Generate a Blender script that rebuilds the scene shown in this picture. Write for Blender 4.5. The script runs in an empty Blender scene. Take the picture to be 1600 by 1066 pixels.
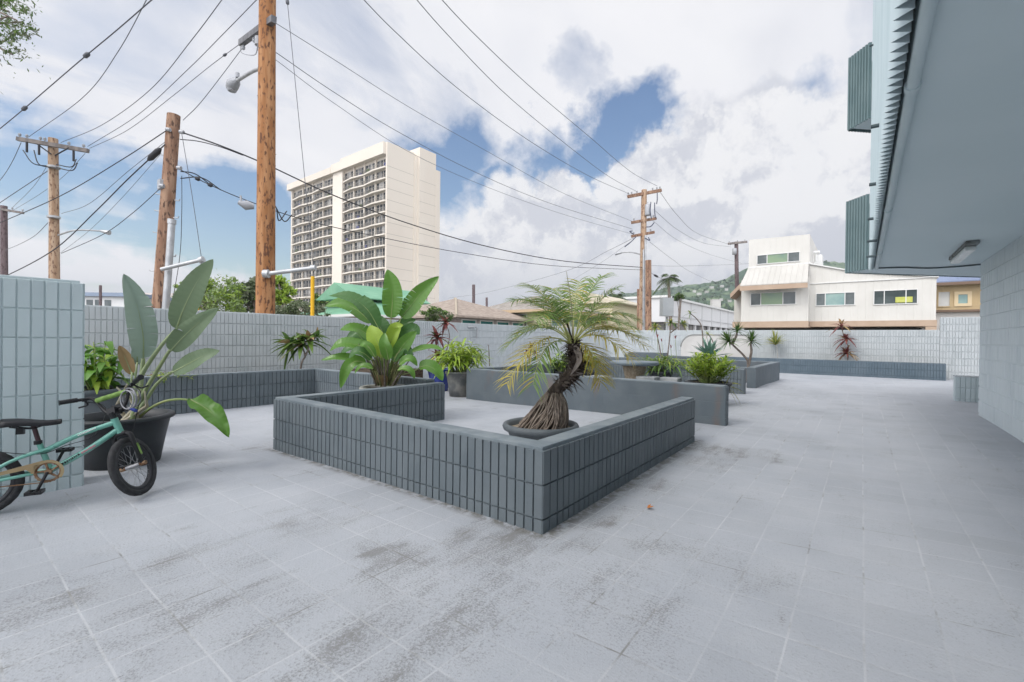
import bpy, bmesh, math, random
from mathutils import Vector, Matrix, noise as mnoise
random.seed(7)
S = bpy.context.scene
COL = S.collection
R = math.radians

# ------------------------------------------------------------------ camera
FPX, YAW, PITCH, ROLL, CAMH = 709.2, .6566, .0065, .0115, 1.153
cw = Vector((-math.sin(YAW)*math.cos(PITCH), math.cos(YAW)*math.cos(PITCH), -math.sin(PITCH)))
_r = Vector((math.cos(YAW), math.sin(YAW), 0)); _u = _r.cross(cw)
cr = _r*math.cos(ROLL)+_u*math.sin(ROLL); cu = _u*math.cos(ROLL)-_r*math.sin(ROLL)
CAM = Vector((0, 0, CAMH))
cd = bpy.data.cameras.new('camera'); cam = bpy.data.objects.new('camera', cd); COL.objects.link(cam)
cd.sensor_width = 36; cd.lens = FPX/1600*36; cd.clip_start = .05; cd.clip_end = 6000
mw = Matrix((cr, cu, -cw)).transposed().to_4x4(); mw.translation = CAM
cam.matrix_world = mw
S.camera = cam

def at(px, py, D=None, X=None, Y=None, Z=None):
    """point of the world seen along a photo pixel, at a depth or on a plane"""
    d = cr*((px-800)/FPX)+cu*((533-py)/FPX)+cw
    if X is not None: t = X/d.x
    elif Y is not None: t = Y/d.y
    elif Z is not None: t = (Z-CAMH)/d.z
    else: t = D
    return CAM+d*t

# ------------------------------------------------------------------ sky, sun, exposure
S.view_settings.view_transform = 'Standard'; S.view_settings.look = 'None'
S.view_settings.exposure = EXPO = 0.41; S.view_settings.gamma = 1
SUN_EL, SUN_AZ = 48, 200      # azimuth clockwise from +Y
sl = bpy.data.lights.new('sun', 'SUN'); sl.energy = 1.0; sl.angle = R(16); sl.color = (1, .96, .9)
so = bpy.data.objects.new('sun', sl); COL.objects.link(so)
sd = Vector((math.sin(R(SUN_AZ))*math.cos(R(SUN_EL)), math.cos(R(SUN_AZ))*math.cos(R(SUN_EL)), math.sin(R(SUN_EL))))
so.rotation_euler = sd.to_track_quat('Z', 'Y').to_euler()

world = bpy.data.worlds.new('World'); S.world = world; world.use_nodes = True
def make_sky():
    nt = world.node_tree; N = nt.nodes; L = nt.links
    N.clear()
    def nd(t, **k):
        n = N.new(t)
        for a, b in k.items(): setattr(n, a, b)
        return n
    def val(x, sock):
        if isinstance(x, (int, float)): sock.default_value = x
        elif isinstance(x, (tuple, Vector)): sock.default_value = tuple(x)
        else: L.new(x, sock)
    def M(op, a, b=0., c=0., clamp=False):
        n = nd('ShaderNodeMath', operation=op, use_clamp=clamp)
        val(a, n.inputs[0]); val(b, n.inputs[1]); val(c, n.inputs[2]); return n.outputs[0]
    def V(op, a, b=(0, 0, 0), scale=None):
        n = nd('ShaderNodeVectorMath', operation=op); val(a, n.inputs[0]); val(b, n.inputs[1])
        if scale is not None: val(scale, n.inputs['Scale'])
        return n.outputs['Value'] if op in ('DISTANCE', 'DOT_PRODUCT', 'LENGTH') else n.outputs[0]
    def noise(v, sc, det=8, rough=.55, dist=0.):
        n = nd('ShaderNodeTexNoise'); val(v, n.inputs['Vector'])
        n.inputs['Scale'].default_value = sc; n.inputs['Detail'].default_value = det
        n.inputs['Roughness'].default_value = rough; n.inputs['Distortion'].default_value = dist
        return n
    def ramp(x, a, b, lo=0., hi=1.):
        n = nd('ShaderNodeMapRange', interpolation_type='SMOOTHSTEP'); val(x, n.inputs[0])
        n.inputs[1].default_value = a; n.inputs[2].default_value = b
        n.inputs[3].default_value = lo; n.inputs[4].default_value = hi; return n.outputs[0]
    def mix(f, a, b):
        n = nd('ShaderNodeMix', data_type='RGBA'); val(f, n.inputs[0])
        for x, s in ((a, n.inputs[6]), (b, n.inputs[7])):
            if isinstance(x, tuple): s.default_value = (*x, 1)
            else: L.new(x, s)
        return n.outputs[2]
    tc = nd('ShaderNodeTexCoord'); d = tc.outputs['Generated']
    sep = nd('ShaderNodeSeparateXYZ'); L.new(d, sep.inputs[0])
    zz = M('ADD', M('MAXIMUM', sep.outputs[2], 0), .16)
    cmb = nd('ShaderNodeCombineXYZ'); L.new(M('DIVIDE', sep.outputs[0], zz), cmb.inputs[0]); L.new(M('DIVIDE', sep.outputs[1], zz), cmb.inputs[1])
    flat = cmb.outputs[0]
    # streaked high layer
    mp = nd('ShaderNodeMapping'); L.new(flat, mp.inputs[0]); mp.inputs['Rotation'].default_value = (0, 0, R(35)); mp.inputs['Scale'].default_value = (1.0, .55, 1)
    hi = noise(mp.outputs[0], 1.3, 9, .56, .6).outputs[0]
    wisp = noise(mp.outputs[0], 3.1, 8, .6, 1.2).outputs[0]
    warp = noise(d, 7., 7, .62).outputs['Color']
    wd = V('ADD', d, V('SCALE', V('SUBTRACT', warp, (.5, .5, .5)), scale=.20))
    # openings where the blue shows, each a world direction
    def hole(px, py, rad, k=1.0):
        dr = (at(px, py, D=1)-CAM).normalized()
        return M('MULTIPLY', ramp(V('DISTANCE', wd, tuple(dr)), rad, rad*.25), k)
    def union(lst):
        o = lst[0]
        for h in lst[1:]: o = M('MAXIMUM', o, h)
        return o
    high_holes = union([hole(*a) for a in ((985, 200, .15, 1), (930, 235, .13, 1), (850, 262, .12, .8), (905, 110, .12, .45), (1240, 200, .13, .6), (1180, 165, .10, .3),
        (690, 280, .14, .75), (300, 345, .14, .85), (380, 345, .15, .95), (460, 390, .14, .9), (200, 315, .12, .6), (60, 290, .14, .7), (330, 395, .10, .8), (730, 240, .10, .5),
        (150, 400, .07, .4), (960, 330, .10, .95), (720, 380, .08, .6), (780, 300, .10, .7), (1060, 350, .08, .5))])
    cov = M('ADD', M('SUBTRACT', M('ADD', ramp(hi, .30, .62), M('MULTIPLY', M('SUBTRACT', wisp, .5), .9)), M('MULTIPLY', high_holes, 1.9)), .60, clamp=True)
    # cumulus bank low on the right: rounded heaps with a fractal edge
    def heap(px, py, rad):
        dr = (at(px, py, D=1)-CAM).normalized()
        return ramp(V('DISTANCE', wd2, tuple(dr)), rad, rad*.72)
    warp2 = noise(d, 9., 9, .6).outputs['Color']
    warp3 = noise(d, 26., 7, .6).outputs['Color']
    wd2 = V('ADD', V('ADD', d, V('SCALE', V('SUBTRACT', warp2, (.5, .5, .5)), scale=.17)), V('SCALE', V('SUBTRACT', warp3, (.5, .5, .5)), scale=.05))
    heaps = union([heap(*a) for a in ((820, 355, .12), (880, 325, .07), (905, 365, .10), (760, 380, .10), (700, 420, .12), (800, 420, .16), (965, 288, .07), (1040, 275, .10), (1110, 270, .14), (1190, 270, .15), (1290, 260, .12),
        (1340, 250, .10), (1250, 330, .18), (1100, 330, .14), (1010, 330, .07), (950, 420, .16), (1080, 410, .15), (880, 440, .16), (620, 440, .14), (1320, 300, .12), (1060, 290, .10), (1060, 355, .16), (1180, 375, .18), (1310, 380, .16), (980, 385, .10))])
    # heaps modelled by comparing the cloud density with that a little nearer the light
    n0 = noise(wd2, 7.5, 8, .58).outputs[0]; n1 = noise(V('ADD', wd2, (-.012, -.02, .045)), 7.5, 8, .58).outputs[0]
    cumb = M('ADD', M('MULTIPLY', M('SUBTRACT', n0, n1), 2.6), M('MULTIPLY', noise(d, 4.3, 5, .5).outputs[0], .75))
    shade = noise(d, 3.1, 6, .5, .3).outputs[0]
    sky = nd('ShaderNodeTexSky', sky_type='NISHITA'); sky.sun_disc = False
    sky.sun_elevation = R(SUN_EL); sky.sun_rotation = R(SUN_AZ); sky.air_density = 1.3; sky.dust_density = .6; sky.ozone_density = 1.5
    hs = nd('ShaderNodeHueSaturation'); L.new(sky.outputs[0], hs.inputs['Color']); hs.inputs['Saturation'].default_value = 1.15; hs.inputs['Hue'].default_value = .506; hs.inputs['Value'].default_value = BLUE
    K = 10/2**EXPO
    hicol = mix(ramp(hi, .35, .66), (.85*K, .86*K, .91*K), (.93*K, .93*K, .96*K))
    hicol = mix(ramp(shade, .50, .72, 0, .55), hicol, (.70*K, .72*K, .79*K))
    # whiter, thinner haze of cloud overhead and to the left
    c1 = mix(cov, hs.outputs[0], hicol)
    cumcol = mix(ramp(cumb, .04, .54), (.66*K, .68*K, .75*K), (.92*K, .92*K, .94*K))
    low = ramp(sep.outputs[2], .05, .24)
    cumcol = mix(M('MULTIPLY', M('SUBTRACT', 1, low), .6), cumcol, (.56*K, .585*K, .655*K))
    c2 = mix(M('MULTIPLY', heaps, .97), c1, cumcol)
    # pale grey belt along the horizon
    c3 = mix(ramp(sep.outputs[2], .16, .0, 0., .8), c2, (.60*K, .63*K, .70*K))
    # unseen sky behind the viewer brightened, an added glow that lights the walls
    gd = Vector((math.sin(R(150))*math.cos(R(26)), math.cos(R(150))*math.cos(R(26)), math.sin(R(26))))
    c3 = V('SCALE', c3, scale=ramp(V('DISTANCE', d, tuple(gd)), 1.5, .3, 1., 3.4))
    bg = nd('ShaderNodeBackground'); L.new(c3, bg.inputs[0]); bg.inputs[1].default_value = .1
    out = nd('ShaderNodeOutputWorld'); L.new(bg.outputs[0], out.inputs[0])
BLUE = 1.0
make_sky()

# ------------------------------------------------------------------ materials
MATS = {}
def pm(name, c, c2=None, rough=.7, scale=6., bump=0., bscale=None, metal=0., spec=.3, rand=None, trans=0., det=5, stretch=None, lo=.38, hi=.64, coat=0., alpha=None):
    """procedural principled material: two tones by noise, per-leaf variation, fine bump"""
    m = bpy.data.materials.new(name); m.use_nodes = True; nt = m.node_tree; N = nt.nodes; L = nt.links
    b = N['Principled BSDF']; b.inputs['Roughness'].default_value = rough; b.inputs['Metallic'].default_value = metal
    b.inputs['Specular IOR Level'].default_value = spec
    if coat: b.inputs['Coat Weight'].default_value = coat
    tc = N.new('ShaderNodeTexCoord'); src = tc.outputs['Object']
    if stretch:
        mp = N.new('ShaderNodeMapping'); L.new(src, mp.inputs[0]); mp.inputs['Scale'].default_value = stretch; src = mp.outputs[0]
    def noise(sc, d=5):
        n = N.new('ShaderNodeTexNoise'); n.inputs['Scale'].default_value = sc; n.inputs['Detail'].default_value = d; L.new(src, n.inputs['Vector']); return n.outputs[0]
    def rampn(x, a, bb):
        r = N.new('ShaderNodeMapRange'); r.interpolation_type = 'SMOOTHSTEP'; L.new(x, r.inputs[0]); r.inputs[1].default_value = a; r.inputs[2].default_value = bb; return r.outputs[0]
    def mix(f, a, bb):
        n = N.new('ShaderNodeMix'); n.data_type = 'RGBA'; L.new(f, n.inputs[0])
        for x, s in ((a, n.inputs[6]), (bb, n.inputs[7])):
            if isinstance(x, tuple): s.default_value = (*x, 1)
            else: L.new(x, s)
        return n.outputs[2]
    col = None
    if c2 is not None: col = mix(rampn(noise(scale, det), lo, hi), c, c2)
    if rand is not None:
        g = N.new('ShaderNodeNewGeometry'); col = mix(g.outputs['Random Per Island'], col if col else c, rand)
    if col is None: b.inputs['Base Color'].default_value = (*c, 1)
    else: L.new(col, b.inputs['Base Color'])
    if bump:
        bn = N.new('ShaderNodeBump'); bn.inputs['Strength'].default_value = 1; bn.inputs['Distance'].default_value = bump
        L.new(noise(bscale or scale*8, 6), bn.inputs['Height']); L.new(bn.outputs[0], b.inputs['Normal'])
    if trans:
        t = N.new('ShaderNodeBsdfTranslucent'); ms = N.new('ShaderNodeMixShader'); ms.inputs[0].default_value = trans
        if col: L.new(col, t.inputs[0])
        else: t.inputs[0].default_value = (*c, 1)
        L.new(b.outputs[0], ms.inputs[1]); L.new(t.outputs[0], ms.inputs[2]); L.new(ms.outputs[0], N['Material Output'].inputs[0])
    MATS[name] = m
    return m

# ------------------------------------------------------------------ mesh helpers
class MB:
    def __init__(s): s.v = []; s.f = []; s.mi = []; s.sm = []
    def add(s, vs, fs, mi=0, sm=False):
        o = len(s.v); s.v += [tuple(x) for x in vs]
        for f in fs: s.f.append([o+i for i in f]); s.mi.append(mi); s.sm.append(sm)
    def build(s, name, mats, parent=None):
        me = bpy.data.meshes.new(name); me.from_pydata(s.v, [], s.f)
        for m in (mats if isinstance(mats, (list, tuple)) else [mats]): me.materials.append(m)
        me.polygons.foreach_set('material_index', s.mi); me.polygons.foreach_set('use_smooth', s.sm); me.update()
        o = bpy.data.objects.new(name, me); COL.objects.link(o)
        if parent is not None:
            o.parent = parent
            o.matrix_parent_inverse = Matrix.Translation(-parent.location) if parent.parent is None else Matrix()
        return o
def tag(o, label, cat, group=None):
    o['label'] = label; o['category'] = cat
    if group: o['group'] = group
    return o
def struct(o): o['kind'] = 'structure'; return o
def thing(name, label, cat, loc=(0, 0, 0), group=None):
    o = bpy.data.objects.new(name, None); COL.objects.link(o); o.location = loc; o.empty_display_size = .1
    return tag(o, label, cat, group)

def box(mb, x0, x1, y0, y1, z0, z1, mi=0, skip=''):
    v = [(x, y, z) for x in (x0, x1) for y in (y0, y1) for z in (z0, z1)]
    F = dict(W=(0, 1, 3, 2), E=(4, 6, 7, 5), S=(0, 4, 5, 1), N=(2, 3, 7, 6), B=(0, 2, 6, 4), T=(1, 5, 7, 3))
    mb.add(v, [F[k] for k in F if k not in skip], mi)
def bbox(mb, x0, x1, y0, y1, z0, z1, b=.01, mi=0):
    """box with all edges chamfered"""
    bm = bmesh.new(); bmesh.ops.create_cube(bm, size=1)
    for v in bm.verts: v.co = Vector(((x0+x1)/2+v.co.x*(x1-x0), (y0+y1)/2+v.co.y*(y1-y0), (z0+z1)/2+v.co.z*(z1-z0)))
    bmesh.ops.bevel(bm, geom=bm.edges[:], offset=b, segments=2, affect='EDGES', profile=.6)
    bm.verts.index_update(); mb.add([v.co for v in bm.verts], [[v.index for v in f.verts] for f in bm.faces], mi); bm.free()
def obox(mb, p, ax, ay, az, mi=0):
    """box from a centre and three half-axis vectors"""
    v = [p+ax*a+ay*b+az*c for a in (-1, 1) for b in (-1, 1) for c in (-1, 1)]
    mb.add(v, [(0, 1, 3, 2), (4, 6, 7, 5), (0, 4, 5, 1), (2, 3, 7, 6), (0, 2, 6, 4), (1, 5, 7, 3)], mi)
def prism(mb, poly, dvec, mi=0):
    n = len(poly); v = [Vector(p) for p in poly]+[Vector(p)+dvec for p in poly]
    mb.add(v, [list(range(n))[::-1], list(range(n, 2*n))]+[(i, (i+1) % n, n+(i+1) % n, n+i) for i in range(n)], mi)
def catmull(pts, n):
    P = [Vector(p) for p in pts]
    if len(P) < 3: return [P[0].lerp(P[-1], i/n) for i in range(n+1)]
    P = [P[0]*2-P[1]]+P+[P[-1]*2-P[-2]]; out = []
    segs = len(P)-3
    for i in range(n+1):
        t = i/n*segs; k = min(int(t), segs-1); u = t-k
        a, b, c, d = P[k:k+4]
        out.append(.5*((2*b)+(c-a)*u+(2*a-5*b+4*c-d)*u*u+(3*b-a-3*c+d)*u**3))
    return out
def tube(mb, pts, r, n=6, mi=0, cap=True, sm=True):
    pts = [Vector(p) for p in pts]; rr = r if isinstance(r, (list, tuple)) else [r]*len(pts)
    vs = []; prev = None
    for i, p in enumerate(pts):
        t = (pts[min(i+1, len(pts)-1)]-pts[max(i-1, 0)])
        if t.length < 1e-9: t = Vector((0, 0, 1))
        t.normalize()
        if prev is None:
            a = Vector((0, 0, 1)) if abs(t.z) < .9 else Vector((1, 0, 0)); x = t.cross(a).normalized()
        else: x = (prev-t*prev.dot(t)); x = x.normalized() if x.length > 1e-6 else t.orthogonal().normalized()
        prev = x; y = t.cross(x)
        vs += [p+(x*math.cos(2*math.pi*k/n)+y*math.sin(2*math.pi*k/n))*rr[i] for k in range(n)]
    fs = [(i*n+k, i*n+(k+1) % n, (i+1)*n+(k+1) % n, (i+1)*n+k) for i in range(len(pts)-1) for k in range(n)]
    mb.add(vs, fs, mi, sm)
    if cap:
        o = len(pts)-1
        mb.add([vs[k] for k in range(n)], [list(range(n))[::-1]], mi); mb.add([vs[o*n+k] for k in range(n)], [list(range(n))], mi)
def lathe(mb, c, prof, n=40, mi=0, wob=0.):
    vs = []
    for (r, z) in prof:
        for k in range(n):
            a = 2*math.pi*k/n; rr = r*(1+wob*mnoise.noise(Vector((math.cos(a)*2, math.sin(a)*2, z*6))))
            vs.append((c[0]+rr*math.cos(a), c[1]+rr*math.sin(a), c[2]+z))
    mb.add(vs, [(i*n+k, i*n+(k+1) % n, (i+1)*n+(k+1) % n, (i+1)*n+k) for i in range(len(prof)-1) for k in range(n)], mi, True)
def disc(mb, c, r, n=32, mi=0, bumpy=0.):
    vs = [(c[0], c[1], c[2]+bumpy)]+[(c[0]+r*math.cos(2*math.pi*k/n), c[1]+r*math.sin(2*math.pi*k/n), c[2]+random.uniform(-1, 1)*bumpy*.3) for k in range(n)]
    mb.add(vs, [(0, k+1, (k+1) % n+1) for k in range(n)], mi, True)
FW, CH = .0677, .2032
def tiles(mb, o, u, n, L, zb, zt, depth=.012, gap=.0072, hgap=.0075, mi=0, bev=.0022, ch=CH, clip=None):
    """scored block face: every flute of every course is a raised, chamfered tile on the core"""
    cols = max(1, round(L/FW)); w = L/cols; o = Vector(o); u = Vector(u); n = Vector(n); z1 = zt; row = 0
    up = Vector((0, 0, 1))
    flip = u.cross(up).dot(n) < 0
    while z1-zb > .012:
        z0 = max(zb, z1-ch)
        for c in range(cols):
            if clip and not clip(c*w, z0): continue
            a = c*w+gap/2; b = (c+1)*w-gap/2
            j = depth+random.uniform(-.0009, .0009); e = [random.uniform(-.0006, .0006) for _ in range(4)]
            lo, hi = z0+(hgap/2 if z0 > zb else 0), z1-(hgap/2 if row else 0)
            P = lambda s, z, d: o+u*s+up*z+n*d
            v = [P(a, lo, 0), P(b, lo, 0), P(b, hi, 0), P(a, hi, 0),
                 P(a+bev, lo+bev, j+e[0]), P(b-bev, lo+bev, j+e[1]), P(b-bev, hi-bev, j+e[2]), P(a+bev, hi-bev, j+e[3])]
            f = [(4, 5, 6, 7), (0, 1, 5, 4), (1, 2, 6, 5), (2, 3, 7, 6), (3, 0, 4, 7)]
            if flip: f = [q[::-1] for q in f]
            mb.add(v, f, mi)
        z1 -= ch; row += 1
def wall_seg(mb, x0, x1, y0, y1, zb, zt, sides='', cap=.02, inset=.013, depth=.012, lip=True, tk={}):
    """a length of block wall; the named sides carry scored tiles, the rest stay plain"""
    d = {k: (depth if k in sides else 0) for k in 'SNEW'}
    box(mb, x0+d['W'], x1-d['E'], y0+d['S'], y1-d['N'], zb-.15, zt-.004 if cap else zt)
    if 'S' in sides: tiles(mb, (x0, y0+depth, 0), (1, 0, 0), (0, -1, 0), x1-x0, zb, zt, depth, **tk)
    if 'N' in sides: tiles(mb, (x0, y1-depth, 0), (1, 0, 0), (0, 1, 0), x1-x0, zb, zt, depth, **tk)
    if 'E' in sides: tiles(mb, (x1-depth, y0, 0), (0, 1, 0), (1, 0, 0), y1-y0, zb, zt, depth, **tk)
    if 'W' in sides: tiles(mb, (x0+depth, y0, 0), (0, 1, 0), (-1, 0, 0), y1-y0, zb, zt, depth, **tk)
def cap_slab(mb, x0, x1, y0, y1, z0, h=.022, b=.006, mi=0): bbox(mb, x0, x1, y0, y1, z0-.012, z0+h, b, mi)

# ------------------------------------------------------------------ deck
GP = [(-1.47, 2.2, 0), (-4.83, 2.2, -.03), (-1.47, 5.29, .015), (-4.6, .65, .012), (1.4, 8, .095), (1.4, 3, .09), (1.4, 0, .08), (1.4, 11.5, .09), (.5, 18.2, .055), (-2.2, 18.2, .05), (-7.8, 2.5, .0), (-7.8, 6, 0),
      (-6, 6.4, -.03), (-1.4, 6.4, .035), (-1.95, 10.3, .04), (-1.95, 11.7, .06), (-1.95, 15.7, .01), (-4.05, .93, .0), (0, 0, .02), (-2.5, 1.2, 0), (-2.8, 4.3, 0), (-5.6, 3.7, -.02), (-8, 12, .0), (-8, 18, .02), (4, 15, .09), (-4, -3, 0), (2, -3, .05)]
def gz(x, y):
    a = b = 0.
    for (px, py, z) in GP:
        w = 1/((px-x)**2+(py-y)**2+.25)**1.6; a += w*z; b += w
    return a/b
def gp(px, py):
    z = 0.
    for _ in range(6): p = at(px, py, Z=z); z = gz(p.x, p.y)
    return p

def deck_material():
    m = bpy.data.materials.new('painted_deck'); m.use_nodes = True; nt = m.node_tree; N = nt.nodes; L = nt.links
    b = N['Principled BSDF']; b.inputs['Roughness'].default_value = .62; b.inputs['Specular IOR Level'].default_value = .35
    tc = N.new('ShaderNodeTexCoord'); P = tc.outputs['Object']
    def noise(sc, d=6, rough=.6, vec=None):
        n = N.new('ShaderNodeTexNoise'); n.inputs['Scale'].default_value = sc; n.inputs['Detail'].default_value = d; n.inputs['Roughness'].default_value = rough
        L.new(vec or P, n.inputs['Vector']); return n.outputs[0]
    def M(op, a, bb=0., clamp=False):
        n = N.new('ShaderNodeMath'); n.operation = op; n.use_clamp = clamp
        for i, x in enumerate((a, bb)):
            if isinstance(x, (int, float)): n.inputs[i].default_value = x
            else: L.new(x, n.inputs[i])
        return n.outputs[0]
    def ramp(x, a, bb, lo=0., hi=1.):
        r = N.new('ShaderNodeMapRange'); r.interpolation_type = 'SMOOTHSTEP'; L.new(x, r.inputs[0])
        for i, v in enumerate((a, bb, lo, hi)): r.inputs[i+1].default_value = v
        return r.outputs[0]
    def mix(f, a, bb):
        n = N.new('ShaderNodeMix'); n.data_type = 'RGBA'
        if isinstance(f, (int, float)): n.inputs[0].default_value = f
        else: L.new(f, n.inputs[0])
        for x, s in ((a, n.inputs[6]), (bb, n.inputs[7])):
            if isinstance(x, tuple): s.default_value = (*x, 1)
            else: L.new(x, s)
        return n.outputs[2]
    # slightly crooked joints
    wn = N.new('ShaderNodeTexNoise'); wn.inputs['Scale'].default_value = 2.2; wn.inputs['Detail'].default_value = 3; L.new(P, wn.inputs['Vector'])
    vs = N.new('ShaderNodeVectorMath'); vs.operation = 'SCALE'; L.new(wn.outputs['Color'], vs.inputs[0]); vs.inputs['Scale'].default_value = .016
    va = N.new('ShaderNodeVectorMath'); va.operation = 'ADD'; L.new(P, va.inputs[0]); L.new(vs.outputs[0], va.inputs[1])
    mp = N.new('ShaderNodeMapping'); L.new(va.outputs[0], mp.inputs[0]); mp.inputs['Location'].default_value = (.203, .057, 0)
    br = N.new('ShaderNodeTexBrick'); L.new(mp.outputs[0], br.inputs['Vector']); br.inputs['Scale'].default_value = 1
    br.inputs['Brick Width'].default_value = .233; br.inputs['Row Height'].default_value = .2306; br.inputs['Mortar Size'].default_value = .0055; br.inputs['Mortar Smooth'].default_value = .6
    br.offset = .0; br.inputs['Color1'].default_value = (.2, .2, .2, 1); br.inputs['Color2'].default_value = (.8, .8, .8, 1); br.inputs['Bias'].default_value = 0
    joint = br.outputs['Fac']
    br2 = N.new('ShaderNodeTexBrick'); L.new(mp.outputs[0], br2.inputs['Vector']); br2.inputs['Scale'].default_value = 1
    br2.inputs['Brick Width'].default_value = .233; br2.inputs['Row Height'].default_value = .2306; br2.inputs['Mortar Size'].default_value = .016; br2.inputs['Mortar Smooth'].default_value = 1
    br2.offset = 0; edge = br2.outputs['Fac']
    # paint tone: broad fade, trowel-grain streaks
    base = mix(ramp(noise(.5, 4), .35, .65), DECK_A, DECK_B)
    base = mix(ramp(noise(2.6, 6, .65), .4, .75, 0, .5), base, DECK_C)
    mg = N.new('ShaderNodeMapping'); L.new(P, mg.inputs[0]); mg.inputs['Scale'].default_value = (1, 4.5, 1)
    base = mix(ramp(noise(7, 7, .68, mg.outputs[0]), .55, .8, 0, .35), base, DECK_D)
    n = N.new('ShaderNodeMix'); n.data_type = 'RGBA'; n.blend_type = 'MULTIPLY'; L.new(ramp(noise(.8, 3), .4, .7, .05, .22), n.inputs[0]); L.new(base, n.inputs[6]); L.new(br.outputs[0], n.inputs[7]); base = n.outputs[2]
    # worn patches let the grit of the old paving through
    vo = N.new('ShaderNodeTexVoronoi'); vo.inputs['Scale'].default_value = 95; L.new(P, vo.inputs['Vector'])
    grit = noise(105, 4, .68)
    def blob(x, y, r, k=1.):
        d = N.new('ShaderNodeVectorMath'); d.operation = 'DISTANCE'; L.new(va2, d.inputs[0]); d.inputs[1].default_value = (x, y, 0)
        return M('MULTIPLY', ramp(d.outputs['Value'], r, r*.2), k)
    w2 = N.new('ShaderNodeTexNoise'); w2.inputs['Scale'].default_value = 3; w2.inputs['Detail'].default_value = 6; L.new(P, w2.inputs['Vector'])
    s2 = N.new('ShaderNodeVectorMath'); s2.operation = 'MULTIPLY_ADD'; L.new(w2.outputs['Color'], s2.inputs[0]); s2.inputs[1].default_value = (.7, .7, 0); s2.inputs[2].default_value = (-.35, -.35, 0)
    a2 = N.new('ShaderNodeVectorMath'); a2.operation = 'ADD'; L.new(P, a2.inputs[0]); L.new(s2.outputs[0], a2.inputs[1]); m2 = N.new('ShaderNodeVectorMath'); m2.operation = 'MULTIPLY'; L.new(a2.outputs[0], m2.inputs[0]); m2.inputs[1].default_value = (1, 1, 0); va2 = m2.outputs[0]
    wear = None
    for a in WEAR:
        h = blob(*a); wear = h if wear is None else M('MAXIMUM', wear, h)
    ms = N.new('ShaderNodeMapping'); L.new(P, ms.inputs[0]); ms.inputs['Scale'].default_value = (3.2, .8, 1)
    streak = noise(2.1, 7, .68, ms.outputs[0])
    wear = M('ADD', M('MULTIPLY', wear, M('ADD', .35, M('MULTIPLY', ramp(streak, .38, .6), .65))), M('ADD', ramp(noise(1.1, 6, .72), .50, .75, 0, .5), ramp(streak, .56, .72, 0, .45)), True)
    speck = ramp(M('ADD', M('MULTIPLY', grit, .80), M('MULTIPLY', wear, .27)), .425, .67)
    col = mix(M('MULTIPLY', speck, .66), base, (.155, .15, .14))
    dirt = ramp(M('ADD', M('MULTIPLY', noise(9, 8, .75), .62), M('MULTIPLY', wear, .36)), .50, .88)
    col = mix(M('MULTIPLY', dirt, .56), col, (.175, .165, .145))
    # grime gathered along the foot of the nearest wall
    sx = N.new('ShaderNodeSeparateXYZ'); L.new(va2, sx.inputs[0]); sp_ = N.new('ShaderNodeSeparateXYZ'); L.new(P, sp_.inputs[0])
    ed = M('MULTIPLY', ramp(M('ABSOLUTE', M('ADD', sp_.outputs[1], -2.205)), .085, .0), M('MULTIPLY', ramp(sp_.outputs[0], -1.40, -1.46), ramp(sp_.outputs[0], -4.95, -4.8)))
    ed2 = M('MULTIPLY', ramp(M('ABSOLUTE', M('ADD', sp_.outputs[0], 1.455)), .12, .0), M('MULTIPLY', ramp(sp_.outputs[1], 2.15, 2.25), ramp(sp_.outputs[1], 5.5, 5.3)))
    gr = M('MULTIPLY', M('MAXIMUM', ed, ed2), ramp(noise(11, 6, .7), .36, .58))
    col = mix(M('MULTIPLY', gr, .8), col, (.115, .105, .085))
    # joints: pale filled ones, dirty ones
    col = mix(M('MULTIPLY', M('MULTIPLY', joint, ramp(noise(.9, 4), .42, .62, .35, 1.)), .6), col, (.56, .57, .585))
    col = mix(M('MULTIPLY', M('MULTIPLY', joint, ramp(M('ADD', noise(2.3, 5, .7), M('MULTIPLY', wear, .14)), .52, .68)), .75), col, (.17, .165, .15))
    L.new(col, b.inputs['Base Color'])
    hgt = M('ADD', M('MULTIPLY', grit, .0026), M('MULTIPLY', edge, -.0007)); hgt = M('ADD', hgt, M('MULTIPLY', noise(26, 5, .6), .0025))
    bn = N.new('ShaderNodeBump'); bn.inputs['Distance'].default_value = 1; bn.inputs['Strength'].default_value = .8; L.new(hgt, bn.inputs['Height']); L.new(bn.outputs[0], b.inputs['Normal'])
    return m
DECK_A, DECK_B, DECK_C, DECK_D = (.38, .399, .432), (.428, .445, .475), (.465, .478, .50), (.33, .345, .37)
WEAR = [(p.x, p.y, r, k) for (px, py, r, k) in ((610, 870, .22, .5), (640, 905, .3, .55), (740, 860, .42, .8), (800, 850, .45, .7), (690, 885, .34, .75), (600, 1000, .42, .55), (560, 1045, .42, .6), (760, 930, .4, .6), (700, 980, .4, .55), (860, 855, .3, .6), (480, 800, .5, .5), (330, 870, .5, .5), (250, 960, .45, .6), (80, 930, .35, .7), (420, 950, .4, .5), (950, 940, .5, .45), (1150, 900, .4, .4), (1050, 860, .3, .5),
        (1120, 705, .5, .9), (1180, 712, .4, .7), (1010, 760, .35, .5), (930, 800, .3, .5), (1100, 725, .4, .6), (430, 690, .5, .45), (1280, 625, .5, .4), (100, 790, .2, .5), (60, 940, .3, .5), (1170, 605, .4, .4)) for p in (at(px, py, Z=0),)]
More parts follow.
